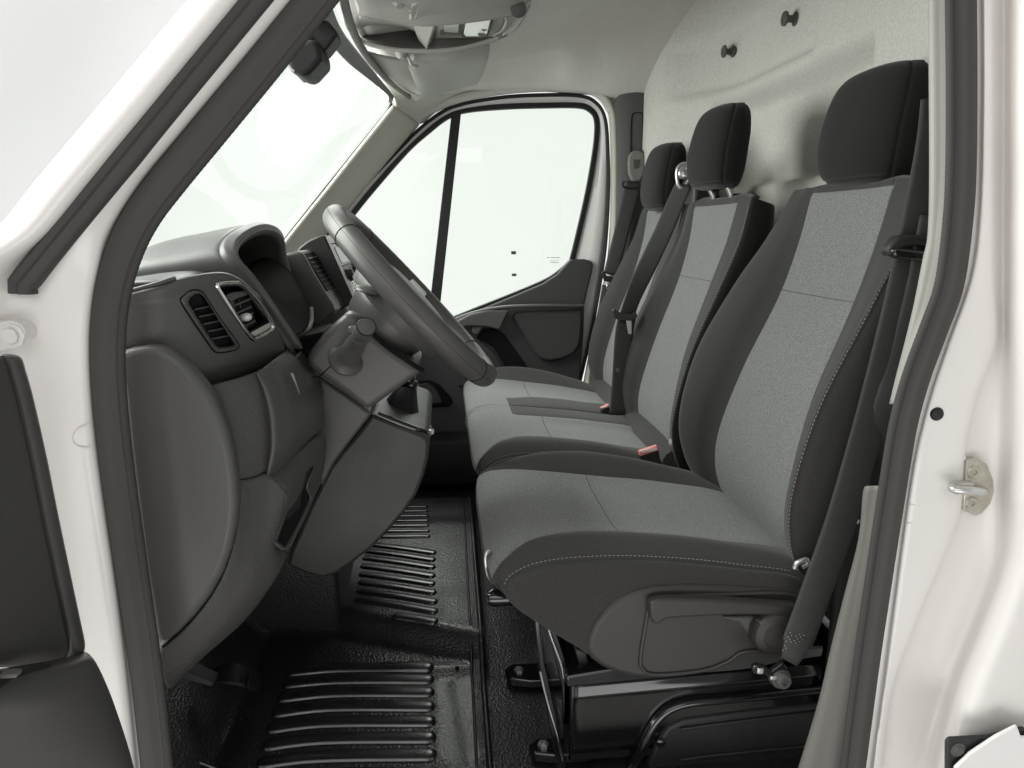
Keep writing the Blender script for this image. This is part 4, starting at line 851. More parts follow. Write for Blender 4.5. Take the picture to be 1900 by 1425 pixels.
NA = 120; ring = [wp(Rw, 2*math.pi*i/NA) for i in range(NA)]
rim_ = sweep('rim', ring, circ(.0212, 18, .0202), M['rimgrip'], wheel, closed=True, up=tuple(wn), smooth=80)
for a0 in (math.radians(-139), math.radians(-36), math.radians(36), math.radians(139)):
    cpt = wp(Rw, a0); tdir = (-e1*math.sin(a0)+e2*math.cos(a0)); rad = (e1*math.cos(a0)+e2*math.sin(a0))
    tube('rim_joint', [tuple(cpt+rad*.0205*math.cos(t)+wn*.0215*math.sin(t)) for t in np.linspace(0, 2*math.pi, 25)[:-1]], .0006, M['gap'], rim_, 6, closed=True)
tube('rim_seam', [tuple(wp(Rw+.0201*math.cos(.1), 2*math.pi*i/NA, .002)) for i in range(NA)], .00028, M['gap'], rim_, 5, closed=True)
# hub and airbag pad
hubp = [(.098, -.05), (.105, -.03), (.104, -.012), (.095, .004), (.06, .012), (.01, .014)]
vs_ = []; k = 40
for r_, h in hubp:
    for i in range(k):
        a = 2*math.pi*i/k; q = 1+.14*math.cos(2*a)**2-.05*math.cos(4*a); vs_.append(wp(r_*q*.9, a, h))
mk('airbag_pad', vs_, gridfaces(len(hubp), k, cu=True)+[tuple((len(hubp)-1)*k+i for i in range(k))], M['plastic'], wheel, 60)
for a0, wd in ((math.pi/2, .045), (-math.pi/2, .045), (.0, .06)):
    d = e1*math.cos(a0)+e2*math.sin(a0); t = -e1*math.sin(a0)+e2*math.cos(a0)
    sp_ = prism('spoke', [wc+d*.07-t*wd-wn*.028, wc+d*(Rw-.004)-t*wd*.55-wn*.012, wc+d*(Rw-.004)+t*wd*.55-wn*.012, wc+d*.07+t*wd-wn*.028], tuple(wn*.02), M['plastic'], wheel, bevel=.006, bseg=3)
    prism('spoke_trim', [wc+d*.11-t*wd*.5-wn*.006, wc+d*(Rw-.014)-t*wd*.45+wn*.010, wc+d*(Rw-.014)+t*wd*.45+wn*.010, wc+d*.11+t*wd*.5-wn*.006], tuple(wn*.004), M['silver_plastic'], sp_, bevel=.0015)
# hub back cover between shroud and wheel
lathe('hub_back_cover', wc-wn*.115, wn, [(.046, 0), (.054, .01), (.068, .03), (.076, .055), (.078, .07), (.072, .082)], M['plastic_soft'], wheel, 36, 60)
lathe('remote_paddle', T(686, 539, 1.225), (.25, -.1, 1), [(.018, -.003), (.024, 0), (.022, .003), (.012, .006), (.001, .007)], M['plastic_soft'], colm, 24, 60)
# ================================================================ overhead console and visors
oc = thing('overhead_console', 'grey overhead storage console with tray, blank switches and reading lamp', 'overhead console', T(800, 60, 1.78))
def TC(px, py, y, d=0): p = T(px, py, y); return p
base = [[(600, -70, 1.38), (700, -70, 1.34), (820, -70, 1.34), (960, -60, 1.38), (1030, -40, 1.45)],
        [(628, -20, 1.55), (720, -5, 1.52), (820, 10, 1.5), (930, 0, 1.52), (1000, -20, 1.56)],
        [(640, 6, 1.66), (712, 20, 1.62), (800, 32, 1.60), (900, 22, 1.60), (982, 6, 1.62)],
        [(646, 22, 1.70), (705, 36, 1.69), (795, 46, 1.68), (892, 38, 1.67), (978, 22, 1.66)]]
oc_roof = patch('console_front', [[T(*p) for p in r_] for r_ in base], M['console'], oc, 4, 5, solid=.004, smooth=180)
# tray floor, tray back wall, lip
patch('tray_wall', [[T(*p) for p in r_] for r_ in (((650, 22, 1.70), (712, 36, 1.69), (760, 42, 1.69), (800, 45, 1.68)), ((658, 45, 1.76), (705, 44, 1.78), (752, 48, 1.78), (770, 52, 1.77)), ((670, 70, 1.86), (708, 52, 1.90), (750, 52, 1.90), (775, 60, 1.88)))], M['console'], oc, 5, 5, solid=.003, smooth=60)
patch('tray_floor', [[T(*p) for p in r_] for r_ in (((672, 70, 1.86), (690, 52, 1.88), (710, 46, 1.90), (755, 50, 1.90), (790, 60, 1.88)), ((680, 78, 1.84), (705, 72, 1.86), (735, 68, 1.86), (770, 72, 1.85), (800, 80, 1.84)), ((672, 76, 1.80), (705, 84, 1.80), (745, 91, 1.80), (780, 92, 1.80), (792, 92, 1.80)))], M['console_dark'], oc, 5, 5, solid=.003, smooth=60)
pr = prism('console_pod', [T(*p) for p in ((762, 36, 1.70), (812, 38, 1.69), (792, 92, 1.80), (775, 72, 1.83))], (0, .05, .01), M['console'], oc, bevel=.004)
patch('pod_face', [[T(*p) for p in r_] for r_ in (((791, 66, 1.765), (811, 38, 1.69)), ((791, 92, 1.797), (806, 66, 1.79)))], M['console'], oc, 3, 3, solid=.004)
prism('pod_switch', [T(*p) for p in ((799, 68, 1.755), (806, 55, 1.735), (806, 64, 1.755), (800, 78, 1.775))], (0, .006, .001), M['console_dark'], oc, bevel=.001)
patch('switch_field', [[T(*p) for p in r_] for r_ in (((811, 38, 1.69), (860, 36, 1.69), (910, 26, 1.68), (935, 26, 1.67)), ((808, 66, 1.78), (856, 66, 1.79), (910, 64, 1.79), (938, 50, 1.75)), ((803, 74, 1.83), (860, 72, 1.84), (915, 66, 1.82), (930, 60, 1.8)))], M['console'], oc, 4, 4, solid=.003, smooth=60)
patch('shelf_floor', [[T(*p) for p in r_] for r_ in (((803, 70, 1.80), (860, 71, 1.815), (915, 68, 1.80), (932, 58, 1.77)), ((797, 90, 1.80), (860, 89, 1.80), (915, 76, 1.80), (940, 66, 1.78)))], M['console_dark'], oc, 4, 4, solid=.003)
bl = prism('blank_switch', [T(*p) for p in ((824, 43, 1.702), (852, 42, 1.703), (850, 60, 1.752), (824, 58, 1.752))], (0, -.004, -.002), M['silver_plastic'], oc, bevel=.0015)
prism('blank_switch_frame', [T(*p) for p in ((819, 38, 1.694), (856, 37, 1.695), (854, 66, 1.768), (816, 64, 1.768))], (0, -.0015, -.0008), M['console_dark'], oc, bevel=.001)
lz = prism('reading_lamp', [T(*p) for p in ((866, 36, 1.685), (906, 29, 1.672), (911, 34, 1.682), (904, 60, 1.752), (896, 66, 1.765), (864, 66, 1.77), (860, 60, 1.762))], (0, -.008, -.004), M['lamp'], oc, bevel=.004, bseg=3)
tube('lamp_bezel', crv([tuple(T(*p)) for p in ((864, 34, 1.678), (907, 27, 1.665), (914, 34, 1.68), (906, 62, 1.752), (897, 68, 1.768), (862, 68, 1.772), (858, 60, 1.758))], 4, True), .0022, M['trim_dark'], oc, 6, closed=True)
for a, b in ((898, 49), (893, 61)):
    lathe('lamp_switch', T(a, b, 1.728 if b < 55 else 1.75), (0, -1, -.6), [(.008, 0), (.0082, .006), (.006, .008), (.003, .0075), (.0005, .007)], M['console_dark'], lz, 16, 40)
lipc = [T(*p) for p in ((638, 4, 1.655), (642, 40, 1.74), (655, 62, 1.79), (680, 80, 1.80), (720, 90, 1.80), (760, 94, 1.80), (800, 94, 1.80), (850, 90, 1.80), (900, 78, 1.80), (935, 66, 1.79), (955, 52, 1.75), (968, 34, 1.70), (980, 10, 1.64))]
sweep('console_lip', crv([tuple(p) for p in lipc], 6), rrect(.007, .010, .003, 3), M['console'], oc, up=(0, -.5, -.86), smooth=60)
lip2 = [T(*p) for p in ((650, 22, 1.695), (712, 35, 1.685), (795, 46, 1.675), (860, 35, 1.68), (910, 24, 1.67), (934, 28, 1.66), (940, 40, 1.69), (932, 56, 1.75), (915, 66, 1.79))]
sweep('tray_rim', crv([tuple(p) for p in lip2], 6), rrect(.005, .007, .002, 3), M['console'], oc, up=(0, -.5, -.86), smooth=60)
prism('console_cheek', [T(*p) for p in ((938, 26, 1.66), (985, 4, 1.60), (972, 36, 1.68), (958, 56, 1.74), (930, 70, 1.79), (938, 52, 1.74))], (0, .01, .02), M['console'], oc, bevel=.003)
lathe('visor_clip', T(962, 17, 1.60), (0, -1, -.5), [(.016, -.004), (.016, .004), (.008, .008), (.001, .008)], M['trim_dark'], oc, 16, 40)
def visor(pts, y_off, label, arm, grp):
    v = thing('sun_visor', label, 'sun visor', pts[0][0], grp)
    patch('visor_panel', pts, M['visor'], v, 5, 5, solid=.016, soff=0, smooth=60, bevel=.004)
    tube('visor_arm', crv([tuple(p) for p in arm], 5), .0042, M['silver_plastic'], v, 8)
    lathe('visor_pivot', arm[0], (0, -.4, -1), [(.016, -.006), (.016, .004), (.009, .010), (.007, .014)], M['console'], v, 18, 40)
    return v
visor([[T(*p) for p in r_] for r_ in (((766, 122, 2.0), (770, 103, 1.97), (830, 100, 1.95), (908, 82, 1.95)), ((764, 128, 2.06), (772, 122, 2.02), (840, 116, 2.02), (904, 106, 2.02)), ((771, 150, 2.18), (790, 150, 2.17), (840, 142, 2.18), (896, 130, 2.18)), ((784, 179, 2.34), (805, 174, 2.34), (845, 162, 2.33), (884, 152, 2.32)))],
      0, 'folded grey passenger sun visor below the overhead console', [T(746, 100, 1.96), T(758, 108, 1.96), T(764, 120, 1.97), T(775, 124, 1.98)], 'sun visors')
visor([[T(*p) for p in r_] for r_ in (((763, 24, 1.56), (772, 0, 1.50), (860, -10, 1.48), (1010, -60, 1.46)), ((764, 32, 1.58), (790, 22, 1.55), (870, 12, 1.53), (975, -22, 1.50)), ((775, 8, 1.50), (800, -5, 1.46), (860, -25, 1.42), (970, -60, 1.40)), ((765, -60, 1.34), (800, -70, 1.32), (860, -80, 1.30), (970, -110, 1.28)))],
      0, 'folded grey driver sun visor cut by the top of the photo', [T(742, 0, 1.54), T(754, 4, 1.55), T(762, 18, 1.56), T(778, 22, 1.56)], 'sun visors')
patch('visor_recess', [[T(*p) for p in r_] for r_ in (((670, 92, 1.92), (720, 105, 1.96), (770, 110, 2.0)), ((700, 122, 2.08), (740, 132, 2.12), (780, 140, 2.2)), ((740, 160, 2.28), (765, 168, 2.34), (790, 178, 2.36)), ((758, 172, 2.36), (780, 176, 2.38), (800, 178, 2.38)))], M['console'], liner, 4, 4, solid=.003, smooth=180)
# ================================================================ seats
def build_parts(G, cu, rowseg, colseg, assign, mats, parent, seams_c=(), seams_r=(), depth=.0022, cv=False):
    """G: dense grid (rows, cols, 3); rowseg/colseg: control segment index of each dense cell; assign(r, c) -> part name"""
    nr, nc = G.shape[:2]; f = gridfaces(nr, nc, cu, cv)
    me = bpy.data.meshes.new('tmp'); me.from_pydata([tuple(p) for p in G.reshape(-1, 3)], [], f); me.update()
    bm = bmesh.new(); bm.from_mesh(me); bmesh.ops.recalc_face_normals(bm, faces=bm.faces); bm.normal_update()
    N = np.array([tuple(v.normal) for v in bm.verts]).reshape(nr, nc, 3)
    # outward check
    cen = G.reshape(-1, 3).mean(axis=0)
    if np.mean(np.sum((G-cen)*N, axis=2)) < 0: N = -N
    bm.free(); bpy.data.meshes.remove(me)
    H = G.copy()
    for c_, r0, r1 in seams_c: H[r0:r1, c_] -= N[r0:r1, c_]*depth
    for r_, cs in seams_r:
        for c_ in cs: H[r_, c_] -= N[r_, c_]*depth
    groups = {}
    nrc = nr if cv else nr-1; ncc = nc if cu else nc-1
    for i in range(nrc):
        for j in range(ncc):
            groups.setdefault(assign(rowseg[i], colseg[j]), []).append(i*ncc+j)
    flat = H.reshape(-1, 3); out = {}
    for nm, idx in groups.items():
        if nm is None: continue
        used = {}; vs_ = []; ff = []
        for q in idx:
            face_ = []
            for v in f[q]:
                if v not in used: used[v] = len(vs_); vs_.append(flat[v])
                face_.append(used[v])
            ff.append(face_)
        key = nm.split('|')
        out[nm] = mk(key[0], vs_, ff, M[mats[nm]], parent, 180)
    return H, N, out
def dense(C, nr, nc, cu):
    G = crv(np.array(C, float), nr); G = np.swapaxes(crv(np.swapaxes(G, 0, 1), nc, cu), 0, 1); return G
def backrest(parent, yc, st, top, mats, label=None, stitch=True):
    """st: (x, z, panel half width, half width, bolster, thickness) from bottom to top; top = station index where the panel ends"""
    rows = []; n = len(st)
    for i, (x, z, wp_, w_, b, t) in enumerate(st):
        a = st[max(0, i-1)]; c_ = st[min(n-1, i+1)]; tx, tz = c_[0]-a[0], c_[1]-a[1]; L_ = math.hypot(tx, tz); nx, nz = -tz/L_, tx/L_
        D = w_-wp_
        half = [(0, 0), (wp_*.55, .001), (wp_, .005), (wp_+.28*D, b*.62+.004), (wp_+.58*D, b), (wp_+.86*D, b*.92), (w_, b*.55), (w_+.006, -.25*t), (w_-.004, -.8*t), (w_-.05, -t), (0, -t)]
        near = list(half); near[3] = (half[3][0], b*.16+.004); near[4] = (half[4][0], b*.40+.002); near[5] = (half[5][0], b*.55); near[6] = (w_, b*.52)
        loop_ = [(s, d) for s, d in half]+[(-s, d) for s, d in near[9:0:-1]]
        rows.append([(x+nx*d, yc+s, z+nz*d) for s, d in loop_])
    nr, nc = 8, 5
    G = dense(rows, nr, nc, True)
    rs = [i//nr for i in range(G.shape[0])]; cs = [j//nc for j in range(G.shape[1])]
    def asg(r, c_):
        if c_ in (0, 1, 18, 19): return 'centre_panel' if r < top else 'top_edge'
        if 2 <= c_ <= 5 or 14 <= c_ <= 17: return 'bolster|a' if c_ <= 5 else 'bolster|b'
        return 'back_shell'
    seam = G.shape[0]; mid = 0
    sc_ = [(2*nc, 0, seam), (18*nc, 0, seam), (6*nc, 0, seam), (14*nc, 0, seam)]
    pan = list(range(0, 2*nc+1))+list(range(18*nc, 20*nc))
    H, N, out = build_parts(G, True, rs, cs, asg, mats, parent, sc_, [(top*nr, pan)]+[(q, pan) for q in mats.get('cross', [])])
    if stitch:
        for c_, o_ in ((14*nc, 1), (6*nc, -1)):
            k = c_+o_
            dashes('stitching', H[4:top*nr, k], N[4:top*nr, k], M['thread'], parent)
    # sewn cross seam over the panel
    return H, N, out
mt = dict(centre_panel='grey', top_edge='darkfab'); mt['bolster|a'] = 'darkfab'; mt['bolster|b'] = 'darkfab'; mt['back_shell'] = 'blackfab'
def headrest(parent, xf, zb, zt, yc, wm, xp, tk=.76):
    h = zt-zb
    st = [(.062, .00, .34, .04), (.040, .012, .58, .075), (.020, .065, .80, .098), (.006, .2, .95, .112), (.0, .42, 1.0, .116), (.003, .65, .985, .112), (.010, .84, .91, .100), (.020, .945, .77, .082), (.036, .99, .55, .055), (.054, 1.0, .25, .02)]
    rows = []
    for dx, v, w_, t in st:
        w_ = w_*wm; t = t*tk; x = xf+dx*tk+.022*v; z = zb+h*v
        half = [(0, 0), (.5*w_, .003), (.82*w_, .012), (.95*w_, .026), (w_, .045), (w_*.97, t*.75), (w_*.8, t*.96), (0, t)]
        rows.append([(x+d, yc+s, z) for s, d in half]+[(x+d, yc-s, z) for s, d in half[6:0:-1]])
    G = dense(rows, 6, 5, True); rs = [i//6 for i in range(G.shape[0])]; cs = [j//5 for j in range(G.shape[1])]
    def asg(r, c_): return 'front_cover' if ((c_ < 3 or c_ > 10) and r >= 2) else 'rear_cover'
    hr = bpy.data.objects.new('headrest', None); COL.objects.link(hr); hr.parent = parent
    H, N, o_ = build_parts(G, True, rs, cs, asg, dict(front_cover='blackfab', rear_cover='blackfab'), parent, [(15, 12, G.shape[0]), (55, 12, G.shape[0])], [(12, list(range(0, 16))+list(range(55, 70)))], depth=.0018)
    bpy.data.objects.remove(hr)
    root = o_['front_cover']; root.name = 'headrest'; root.data.name = 'headrest'
    o_['rear_cover'].parent = root
    for sg in (-1, 1):
        pth = [(xf+.052, yc+sg*.058, zb+.03), ((xf+.052+xp)/2, yc+sg*.058, zb-.004), (xp, yc+sg*.058, .93)]
        tube('post', pth, .0062, M['satin'], root, 10)
        lathe('post_guide', (xp, yc+sg*.058, .948), (-.1, 0, 1), [(.015, -.01), (.015, .010), (.011, .015), (.007, .015)], M['gloss'], root, 14, 40)
    return root
def cushion(parent, yc, dx, dz, xr, hw, wpr, mats, inner=0):
    #   control: x, z centre, z peak, seam half width, edge z, edge x shift
    c0 = [(.61, .318, .328, .150, .318, -.03), (.46, .350, .380, .150, .352, -.005), (.31, .366, .410, .148, .371, 0), (.20, .379, .412, .160, .374, .005), (.125, .380, .396, .188, .367, .014),
          (.078, .366, .370, .222, .352, .022), (.060, .343, .345, .232, .332, .028), (.066, .318, .318, .20, .308, .030), (.100, .285, .285, .2, .278, .030), (.175, .235, .235, .2, .230, .022), (.26, .195, .195, .2, .188, .01), (.45, .18, .18, .2, .17, 0), (.60, .21, .21, .2, .20, -.03)]
    cols = []; n = len(c0)
    cx = .34; cz = .28
    def xs_(x): return .06+(x-.06)*xr+dx
    st = {}
    for name in ('c', 'm', 's', 'p', 'e', 'd', 'd2', 'd3'): st[name] = []
    for i, (x, zc, zp, wp_, ze, ex) in enumerate(c0):
        wp_ = wp_*hw/.25*wpr if i < 4 else wp_*hw/.25*(wpr+(1-wpr)*min(1, (i-3)/2))
        st['c'].append((xs_(x), 0, zc+dz)); st['m'].append((xs_(x), wp_*.6, zc+dz+.001)); st['s'].append((xs_(x+ex*.2), wp_, zc+dz+(zp-zc)*.25))
        pk = max(wp_+.006, hw*.82) if i < 8 else hw*.85
        st['p'].append((xs_(x+ex*.6), min(pk, hw-.006), zp+dz)); st['e'].append((xs_(x+ex), hw-.004, ze+dz))
        for nm, k_, s_ in (('d', .93, hw+.003), ('d2', .72, hw+.002), ('d3', .3, hw)):
            st[nm].append((xs_(cx+(x+ex-cx)*k_), s_, cz+(ze-cz)*k_+dz))
    order = [('d3', -1), ('d2', -1), ('d', -1), ('e', -1), ('p', -1), ('s', -1), ('m', -1), ('c', 1), ('m', 1), ('s', 1), ('p', 1), ('e', 1), ('d', 1), ('d2', 1), ('d3', 1)]
    if inner:
        for nm in ('s', 'p', 'e'):
            st[nm+'i'] = [((st['c'][i][0], min(hw, st['s'][i][1]*1.12) if nm == 's' and i > 2 else st[nm][i][1]*(1 if nm == 's' else 1.0), st['c'][i][2] if i > 2 else st['c'][i][2]+(.010 if nm != 'e' else .004)) if i < 8 else st[nm][i]) for i in range(n)]
        order = [(nm+'i' if (nm in 'spe' and sg == inner) else nm, sg) for nm, sg in order]
    rows = [[(x, yc+sg*s_, z-(.016*math.exp(-((i-2.4)/1.5)**2) if (sg < 0 and nm == 'p') else 0)) for i, (x, s_, z) in enumerate(st[nm])] for nm, sg in order]     # rows = lateral, cols = loop
    nr, nc = 6, 6
    G = dense(rows, nr, nc, True); rs = [i//nr for i in range(G.shape[0])]; cs = [j//nc for j in range(G.shape[1])]
    def asg(r, c_):
        if r in (5, 6, 7, 8): return 'centre_panel' if c_ < 6 else 'skirt'
        if inner and (r in (9, 10, 11) if inner > 0 else r in (2, 3, 4)) and 3 <= c_ < 6: return 'centre_panel'
        if r in (3, 4): return 'bolster|a' if c_ < 6 else 'skirt'
        if r in (9, 10): return 'bolster|b' if c_ < 6 else 'skirt'
        return 'skirt'
    R_ = G.shape[0]; mm = dict(mats); mm['skirt'] = 'blackfab' if False else 'darkfab'
    H, N, out = build_parts(G, True, rs, cs, asg, mm, parent, [(6*nc, 3*nr, 11*nr+1)], [(5*nr, range(0, (3 if inner < 0 else 6)*nc)), (9*nr, range(0, (3 if inner > 0 else 6)*nc)), (3*nr, range(0, (3 if inner < 0 else 6)*nc)), (11*nr, range(0, (3 if inner > 0 else 6)*nc))], depth=.0024)
    # cross seam of the grey panel
    for k in [q for q, sd in ((3*nr+1, -1), (11*nr-1, 1)) if sd != inner]: dashes('stitching', H[k, 2:6*nc], N[k, 2:6*nc], M['thread'], parent)
    kx = int(2.25*nc)
    tube('cross_seam', [tuple(H[r, kx]+N[r, kx]*.0002) for r in range(5*nr, 9*nr+1)], .0007, M['darkfab'], parent, 6)
    return H, N, out
# ---------------- driver seat
ds = thing('driver_seat', 'driver seat with grey centre panels, black bolsters and side lever', 'car seat', (.35, 1.305, 0), 'cab seats')
stD = [(.612, .285, .150, .215, .010, .08), (.592, .33, .160, .232, .028, .10), (.576, .39, .163, .245, .050, .11), (.581, .468, .162, .252, .072, .11), (.617, .60, .145, .252, .080, .10), (.676, .745, .133, .246, .066, .09),
       (.708, .85, .132, .236, .036, .075), (.729, .949, .134, .216, .008, .062), (.732, .954, .130, .210, .004, .056), (.740, .959, .12, .195, -.001, .042), (.755, .962, .11, .175, -.003, .024), (.770, .958, .10, .15, -.005, .006)]
mtd = dict(mt); mtd['back_shell'] = 'darkfab'
H, N, o_ = backrest(ds, 1.305, stD, 7, mtd)
kx = 5*8+1
tube('cross_seam', [tuple(H[kx, j % 100]+N[kx, j % 100]*.0002) for j in range(-10, 11)], .0006, M['darkfab'], ds, 6)
headrest(ds, .697, .954, 1.155, 1.305, .132, .757)
cushion(ds, 1.305, 0, 0, 1, .25, 1, mt)
# side shield, lever and recliner knob
YS = 1.048
so = [(1087, 1208), (1092, 1180), (1103, 1155), (1122, 1132), (1150, 1110), (1180, 1096), (1212, 1088), (1265, 1084), (1330, 1085), (1400, 1088), (1500, 1094), (1505, 1150), (1500, 1205), (1447, 1211), (1385, 1218), (1372, 1224), (1360, 1234), (1330, 1245), (1295, 1254), (1255, 1260), (1220, 1262), (1180, 1260), (1150, 1253), (1118, 1240), (1098, 1226)]
sh = prism('side_shield', [T(a, b, YS) for a, b in so], (0, .05, 0), M['shield'], ds, bevel=.010, bseg=4, smooth=60)
dish = [(1188, 1235), (1190, 1205), (1197, 1165), (1202, 1135), (1212, 1118), (1240, 1108), (1330, 1104), (1480, 1108), (1478, 1200), (1420, 1206), (1376, 1210), (1352, 1226), (1310, 1242), (1250, 1250), (1205, 1250)]
tube('shield_dish_edge', crv([tuple(T(a, b, YS-.001)) for a, b in dish[:9]], 5), .0036, M['shield'], sh, 8)
tube('shield_dish_edge', crv([tuple(T(a, b, YS-.001)) for a, b in dish[9:]+dish[:1]], 5), .0034, M['shield'], sh, 8)
lv = [(1206, 1120), (1222, 1113), (1260, 1112), (1350, 1115), (1480, 1124), (1480, 1146), (1400, 1142), (1340, 1143), (1260, 1147), (1235, 1150), (1222, 1160), (1212, 1158), (1207, 1146)]
prism('height_lever', [T(a, b, YS-.022) for a, b in lv], (0, .02, 0), M['shield'], ds, bevel=.007, bseg=3, smooth=60)
lathe('recliner_knob', T(1435, 1172, YS-.014), (0, -1, 0), [(.038, -.014), (.038, .004), (.034, .012), (.022, .014), (.021, .0125), (.001, .013)], M['shield'], ds, 32, 40)
for a, b in ((1408, 1152), (1418, 1196)): lathe('knob_grip', T(a, b, YS-.018), (.5, -1, 0), [(.003, -.004), (.0035, .006), (.001, .008)], M['plastic_soft'], ds, 8)
sup = prism('lever_pivot_cover', [T(a, b, YS-.006) for a, b in ((1340, 1146), (1400, 1143), (1408, 1158), (1398, 1172), (1390, 1182), (1384, 1170), (1372, 1156))], (0, .012, 0), M['plastic'], ds, bevel=.004)
tube('back_hinge_clip', crv([tuple(T(a, b, 1.05)) for a, b in ((1474, 1055), (1478, 1046), (1488, 1040), (1497, 1038), (1498, 1046), (1488, 1052))], 4), .004, M['satin'], ds, 8)
prism('height_adjuster_block', [T(a, b, 1.10) for a, b in ((1068, 1205), (1088, 1212), (1095, 1240), (1075, 1236))], (0, .05, 0), M['trim_dark'], ds, bevel=.003)
tube('slide_bar', crv([tuple(T(a, b, y)) for a, b, y in ((940, 1088, 1.15), (925, 1084, 1.13), (910, 1074, 1.12), (903, 1055, 1.12), (901, 1034, 1.12), (904, 1026, 1.12), (912, 1026, 1.13), (930, 1040, 1.16))], 5), .0038, M['satin'], ds, 8)
lathe('slide_bar_clamp', T(935, 1108, 1.2), (1, 0, 0), [(.012, -.03), (.016, -.02), (.016, .02), (.01, .03)], M['gloss'], ds, 14, 40)
# ---------------- seat pedestal
pe = thing('seat_pedestal', 'glossy black pressed steel box carrying the driver seat', 'seat base', (.4, 1.3, 0))
px0 = [T(1064, 1288, 1.06), T(1064, 1425, 1.06)]
bx = prism('pedestal_box', [V(.196, 1.075, .0), V(.196, 1.075, .150), V(.215, 1.075, .158), V(.70, 1.075, .158), V(.70, 1.075, .0)], (0, .44, 0), M['gloss'], pe, bevel=.006, bseg=3)
prism('top_rail', [V(.188, 1.062, .150), V(.186, 1.062, .172), V(.30, 1.062, .186), V(.62, 1.062, .202), V(.62, 1.062, .180), V(.40, 1.062, .160)], (0, .03, 0), M['gloss'], pe, bevel=.004, bseg=3)
patch('side_pressing', [[V(x, y, z) for x, z, y in r_] for r_ in (
    ((.20, .148, 1.070), (.30, .152, 1.070), (.45, .158, 1.070), (.62, .165, 1.070)), ((.20, .128, 1.066), (.30, .132, 1.066), (.45, .140, 1.064), (.62, .148, 1.062)),
    ((.20, .118, 1.070), (.30, .120, 1.072), (.45, .126, 1.072), (.62, .134, 1.070)), ((.20, .02, 1.072), (.30, .02, 1.074), (.45, .02, 1.074), (.62, .02, 1.074)))], M['gloss'], pe, 6, 6, solid=.002, smooth=180)
bead = crv([tuple(T(a, b, 1.064)) for a, b in ((1165, 1440), (1185, 1405), (1205, 1362), (1222, 1335), (1245, 1316), (1280, 1305), (1340, 1299), (1420, 1291), (1500, 1283), (1580, 1276))], 6)
sweep('pressed_bead', bead, [(-.006, -.008), (.003, -.006), (.007, 0), (.003, .006), (-.006, .008)], M['gloss'], pe, up=(0, -1, 0), smooth=80)
prism('lower_cover', [T(a, b, 1.067) for a, b in ((1200, 1430), (1218, 1380), (1240, 1350), (1270, 1336), (1330, 1328), (1560, 1300), (1600, 1500), (1190, 1500))], (0, .02, 0), M['dark_plastic'], pe, bevel=.006, bseg=3)
for z0 in ((1345, 1318), (1402, 1380)):
    tube('cover_rib', [tuple(T(a, b, 1.065)) for a, b in ((1262, z0[0]+8), (1320, z0[0]), (1430, (z0[0]+z0[1])/2), (1540, z0[1]))], .003, M['dark_plastic'], pe, 8)
lathe('cover_clip', T(1226, 1378, 1.066), (0, -1, 0), [(.008, -.003), (.008, .002), (.004, .004)], M['gloss'], pe, 14, 40)
prism('front_leg', [T(a, b, 1.07) for a, b in ((990, 1132), (998, 1132), (1010, 1230), (1052, 1425), (1060, 1500), (1046, 1500), (1002, 1245))], (0, .012, 0), M['gloss'], pe, bevel=.002)
prism('front_leg', [T(a, b, 1.09) for a, b in ((1012, 1145), (1024, 1146), (1060, 1262), (1062, 1440), (1048, 1440), (1042, 1275))], (0, .006, 0), M['gloss'], pe, bevel=.002)
prism('front_leg', [V(.145, 1.49, .28), V(.155, 1.49, .28), V(.21, 1.49, .15), V(.21, 1.49, 0), V(.19, 1.49, 0), V(.19, 1.49, .15)], (0, .012, 0), M['gloss'], pe, bevel=.002)
prism('front_crossmember', [V(.186, 1.09, .165), V(.20, 1.09, .165), V(.20, 1.09, .06), V(.186, 1.09, .06)], (0, .40, 0), M['gloss'], pe, bevel=.003)
tube('chrome_edge', crv([tuple(T(a, b, 1.075)) for a, b in ((1014, 1146), (1020, 1175), (1040, 1230), (1046, 1258))], 4), .0022, M['chrome'], pe, 6)
tube('chrome_edge', crv([tuple(T(a, b, 1.066)) for a, b in ((1002, 1245), (1015, 1300), (1035, 1370), (1044, 1410))], 4), .0024, M['chrome'], pe, 6)
for px_, py_ in ((975, 1255), (1020, 1395)):
    ft = prism('mounting_foot', [zon(a+px_-975, b+py_-1255)+V(0, 0, .012) for a, b in ((935, 1252), (950, 1240), (1010, 1238), (1040, 1240), (1050, 1268), (985, 1272), (945, 1268))], (0, 0, -.02), M['gloss'], pe, bevel=.004)
    lathe('foot_bolt', zon(px_-12, py_)+V(0, 0, .014), (0, 0, 1), [(.010, -.002), (.010, .003), (.005, .006)], M['satin'], ft, 6, 30)
# ---------------- twin passenger bench
pb = thing('passenger_bench', 'twin passenger bench with two grey panelled backrests beside the passenger door', 'bench seat', (.35, 2.03, 0), 'cab seats')
stM = [(.560, .30, .130, .21, .005, .07), (.545, .345, .140, .222, .02, .09), (.535, .40, .146, .230, .036, .10), (.540, .468, .142, .233, .048, .10), (.572, .60, .122, .233, .050, .09), (.622, .745, .116, .230, .036, .08),
       (.652, .85, .130, .226, .016, .072), (.667, .938, .145, .218, .004, .065), (.671, .947, .142, .211, .000, .058), (.678, .953, .13, .20, -.003, .046), (.692, .957, .12, .18, -.004, .028), (.708, .953, .10, .16, -.006, .008)]
for yc in (1.805, 2.262):
    H, N, o_ = backrest(pb, yc, stM, 7, mt)
    kx = 5*8+1; tube('cross_seam', [tuple(H[kx, j % 100]+N[kx, j % 100]*.0002) for j in range(-10, 11)], .0006, M['darkfab'], pb, 6)
    cushion(pb, yc, 0, .012, .86, .230, .80, mt, inner=1 if yc < 2 else -1)
headrest(pb, .602, .974, 1.166, 1.800, .126, .694)
